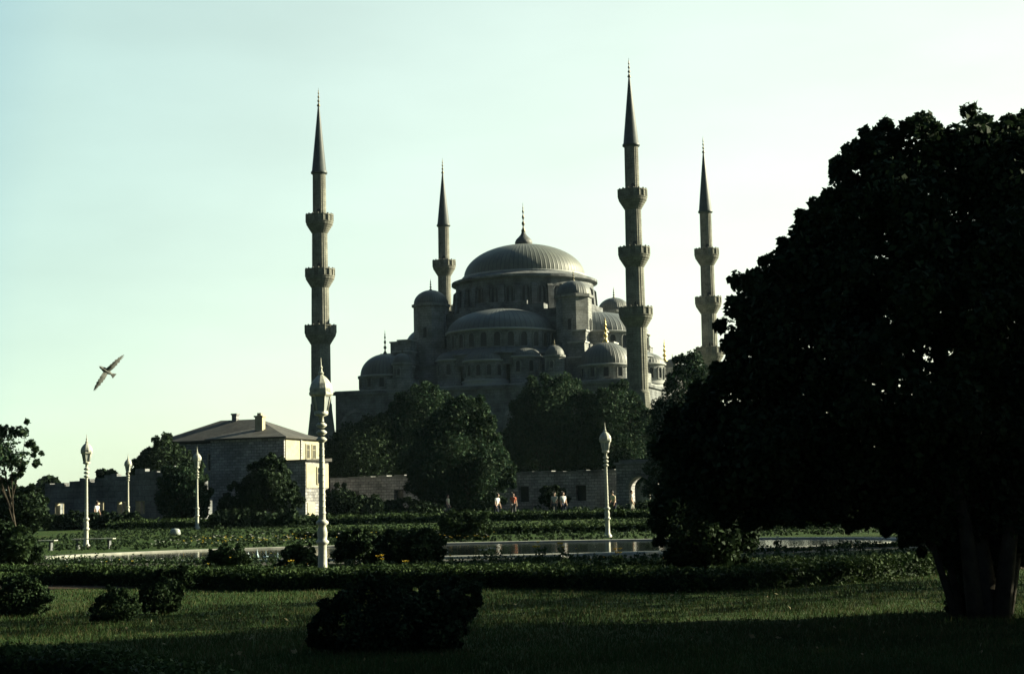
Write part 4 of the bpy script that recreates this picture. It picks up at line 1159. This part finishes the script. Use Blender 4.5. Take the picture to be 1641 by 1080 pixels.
# ------------------------------------------------------------------ people
def skin_mesh(name, V, E, rad, root=0, sub=1):
    me = bpy.data.meshes.new(name); me.from_pydata(V, E, [])
    o = bpy.data.objects.new(name, me); COL.objects.link(o)
    md = o.modifiers.new('skin', 'SKIN'); md.use_smooth_shade = True
    for i, d in enumerate(me.skin_vertices[0].data):
        d.radius = (rad[i], rad[i]); d.use_root = i == root
    sb = o.modifiers.new('sub', 'SUBSURF'); sb.levels = sb.render_levels = sub
    dg = bpy.context.evaluated_depsgraph_get()
    out = bpy.data.meshes.new_from_object(o.evaluated_get(dg))
    bpy.data.objects.remove(o); bpy.data.meshes.remove(me)
    out.name = name
    return out
def figure(stride=.12, seated=False, bend=0.0):
    """one continuous body with five-fingered hands, and shirt, trousers and hair over it; faces -y"""
    def torso(z, y=0): return (0, y - bend * max(0, z - .95), z)
    J = {}
    J['pelvis'] = ((0, 0, .95), .125); J['waist'] = (torso(1.10), .115); J['chest'] = (torso(1.30), .135); J['nb'] = (torso(1.44), .07)
    J['neck'] = (torso(1.50), .052); J['chin'] = (torso(1.57, -.025), .068); J['skull'] = (torso(1.66, -.005), .092); J['top'] = (torso(1.735, .01), .062)
    J['nose'] = (torso(1.625, -.115), .014)
    E = [('pelvis','waist'),('waist','chest'),('chest','nb'),('nb','neck'),('neck','chin'),('chin','skull'),('skull','top'),('chin','nose')]
    for s, n in ((-1, 'l'), (1, 'r')):
        J['sh'+n] = (torso(1.40)[0:1] + torso(1.40)[1:], .06); J['sh'+n] = ((.175*s, J['sh'+n][0][1], 1.40), .058)
        J['el'+n] = ((.225*s, J['sh'+n][0][1] + .02, 1.13), .042)
        J['wr'+n] = ((.235*s, J['sh'+n][0][1] - .09, .90), .027)
        J['pa'+n] = ((.235*s, J['wr'+n][0][1] - .03, .825), .032)
        E += [('chest','sh'+n),('sh'+n,'el'+n),('el'+n,'wr'+n),('wr'+n,'pa'+n)]
        px, py, pz = J['pa'+n][0]
        for k in range(4):                  # fingers fanned along y, slightly curled
            y = py - .03 + .02 * k; l = (.062, .072, .068, .052)[k]
            J['f%d%s' % (k, n)] = ((px - .004*s, y, pz - .05), .0095); J['g%d%s' % (k, n)] = ((px - .02*s, y - .004, pz - .05 - l * .7), .008)
            E += [('pa'+n, 'f%d%s' % (k, n)), ('f%d%s' % (k, n), 'g%d%s' % (k, n))]
        J['t'+n] = ((px - .02*s, py - .055, pz + .0), .011); J['u'+n] = ((px - .03*s, py - .07, pz - .045), .009)
        E += [('pa'+n,'t'+n),('t'+n,'u'+n)]
        st = stride * s
        J['hi'+n] = ((.095*s, 0, .88), .085)
        if seated:
            J['kn'+n] = ((.12*s, -.42, .90), .058); J['an'+n] = ((.12*s, -.44, .50), .04); J['to'+n] = ((.13*s, -.6, .46), .032)
        else:
            J['kn'+n] = ((.105*s, -.02 - st*.7, .50), .058); J['an'+n] = ((.105*s, .03 - st, .085), .04); J['to'+n] = ((.12*s, -.14 - st, .035), .033)
        E += [('pelvis','hi'+n),('hi'+n,'kn'+n),('kn'+n,'an'+n),('an'+n,'to'+n)]
    def sub_(keys, edges, grow, trim=None):
        ks = list(keys)
        V = [J[k][0] for k in ks]; r = [J[k][1] + grow for k in ks]
        if trim:
            for a, b, f in trim:
                i = ks.index(b); V[i] = tuple(Vector(J[a][0]).lerp(Vector(J[b][0]), f))
        return V, [(ks.index(a), ks.index(b)) for a, b in edges], r
    k = list(J); b = skin_mesh('body', *sub_(k, E, 0))
    ks = ['pelvis','waist','chest','nb','shl','shr','ell','elr']
    sh = skin_mesh('shirt', *sub_(ks, [e for e in E if e[0] in ks and e[1] in ks], .016, [('shl','ell',.7),('shr','elr',.7)]))
    ks = ['pelvis','hil','hir','knl','knr','anl','anr']
    tr = skin_mesh('trousers', *sub_(ks, [e for e in E if e[0] in ks and e[1] in ks], .013, [('knl','anl',.88),('knr','anr',.88)]))
    ha = skin_mesh('hair', [torso(1.69, .03), torso(1.745, .0), torso(1.62, .06)], [(0, 1), (0, 2)], [.088, .07, .06])
    return b, sh, tr, ha
M['skin'] = mat_noise('skin', (.45, .29, .21), (.52, .34, .25), 5, .6, 0)
M['hair'] = mat_noise('dark_hair', (.02, .016, .012), (.05, .04, .03), 20, .6, 0)
CLOTH = {n: mat_noise(n + '_cloth', tuple(x * .85 for x in c), c, 12, .85, 0, .1) for n, c in (('white', (.78, .80, .80)), ('pale_yellow', (.75, .70, .48)), ('red', (.5, .16, .10)), ('navy', (.03, .035, .06)), ('grey', (.12, .12, .12)), ('cream', (.62, .60, .52)))}
POSES = [figure(.12), figure(.05, False, .28), figure(0, True)]
def person(u, v, d, pose, shirt, trousers, face, label, up=0.0):
    q = at(u, v, d)
    b, sh, tr, ha = POSES[pose]
    o = link('person', b, None, (q.x, d, gz(q.x, d) + up), face)
    tag(o, label, 'person')
    if not b.materials: b.materials.append(M['skin'])
    for n, me, mt in (('shirt', sh, CLOTH[shirt]), ('trousers', tr, CLOTH[trousers]), ('hair', ha, M['hair'])):
        c = link(n, me, o)
        if not me.materials: me.materials.append(mt)
        c.material_slots[0].link = 'OBJECT'; c.material_slots[0].material = mt
PEOPLE = [(795, 824, 112, 1, 'white', 'navy', .9, 'person bending forward in a white shirt, right of the wall tree trunk'),
          (823, 822, 118, 0, 'red', 'grey', .2, 'person in a reddish top just right of the white-shirted one'),
          (718, 822, 128, 0, 'pale_yellow', 'grey', 1.2, 'person in pale yellow standing left of the wall tree trunk'),
          (889, 826, 116, 0, 'cream', 'grey', -.3, 'person in a cream top before the round wall bush, left of a pair'),
          (903, 826, 116, 0, 'white', 'navy', .5, 'person in a white top, right of the pair before the wall'),
          (985, 828, 113, 1, 'pale_yellow', 'navy', -.9, 'person in a yellow top stooping right beside the far white lamp'),
          (1013, 824, 117, 0, 'cream', 'cream', 1.4, 'person all in cream standing at the gateway arch'),
          (153, 836, 118, 1, 'white', 'grey', 1.0, 'person in white stooping at the ruin, near the left lamp post')]
for p in PEOPLE: person(*p)

# ------------------------------------------------------------------ gull
def gull():
    d = 34.0
    c = at(170, 594, d)
    a, e = at(151, 620, d), at(198, 564, d)
    wing = (e - a).normalized()              # wing line
    fwd = Vector((-.35, -.75, .2)); fwd = (fwd - wing * fwd.dot(wing)).normalized()
    up = wing.cross(fwd)
    mb = MB()
    prof = [(-.24, .012), (-.2, .03), (-.1, .05), (0, .062), (.1, .055), (.16, .034), (.2, .036), (.235, .028), (.255, .012), (.30, .003)]
    n = 12
    vs = []
    for x, r in prof:
        for k in range(n): vs.append((x, r * math.cos(2*math.pi*k/n), r * .95 * math.sin(2*math.pi*k/n)))
    mb.add(vs, [(i*n+k, i*n+(k+1)%n, (i+1)*n+(k+1)%n, (i+1)*n+k) for i in range(len(prof)-1) for k in range(n)] + [tuple(range(n)), tuple((len(prof)-1)*n+k for k in range(n))], 0, True)
    for s in (-1, 1):                        # arched wing with thickness, blunt feathered end
        st = [(0.0, .09, -.10, .0, .03), (.15, .11, -.10, .045, .022), (.30, .10, -.10, .06, .016), (.42, .06, -.11, .05, .011), (.52, -.01, -.13, .03, .006), (.56, -.05, -.12, .02, .003)]
        vs = []
        for y, x1, x0, z, th in st:
            for (x, q) in ((x1, 0), ((x1 * .6 + x0 * .4), th), (x0, 0), ((x1 * .6 + x0 * .4), -th * .4)): vs.append((x, s * y, z + q + .015))
        mb.add(vs, [(i*4+k, i*4+(k+1)%4, (i+1)*4+(k+1)%4, (i+1)*4+k) for i in range(len(st)-1) for k in range(4)] + [(0,1,2,3), (20,21,22,23)], 0, True)
    mb.add([(-.2, -.02, .005), (-.2, .02, .005), (-.36, .075, .0), (-.36, -.075, .0), (-.2, -.02, -.008), (-.2, .02, -.008), (-.36, .075, -.005), (-.36, -.075, -.005)],
           [(0,1,2,3),(7,6,5,4),(0,4,5,1),(1,5,6,2),(2,6,7,3),(3,7,4,0)])
    M['gull'] = mat_noise('gull_feather', (.08, .085, .08), (.17, .18, .165), 6, .8, 0, .1)
    o = mb.build('flying_bird', M['gull'])
    md = o.modifiers.new('fuse', 'REMESH'); md.mode = 'VOXEL'; md.voxel_size = .008; md.use_smooth_shade = True
    o.matrix_world = Matrix.Translation(c) @ Matrix((fwd, wing, up)).transposed().to_4x4() @ Matrix.Scale(.88, 4)
    tag(o, 'lone grey bird flying with spread wings in the open sky at left', 'bird')
gull()

# ------------------------------------------------------------------ thin summer haze
def haze():
    m = bpy.data.materials.new('thin_haze'); m.use_nodes = True
    t = m.node_tree
    t.nodes.remove(t.nodes['Principled BSDF'])
    v = t.nodes.new('ShaderNodeVolumePrincipled')
    v.inputs['Color'].default_value = (.62, .88, 1.0, 1)
    v.inputs['Density'].default_value = 0.000035
    t.links.new(v.outputs[0], t.nodes['Material Output'].inputs['Volume'])
    tag(MB().box(-2600, 2600, -400, 2600, -2.0, 78).build('haze', m), kind='stuff')
haze()
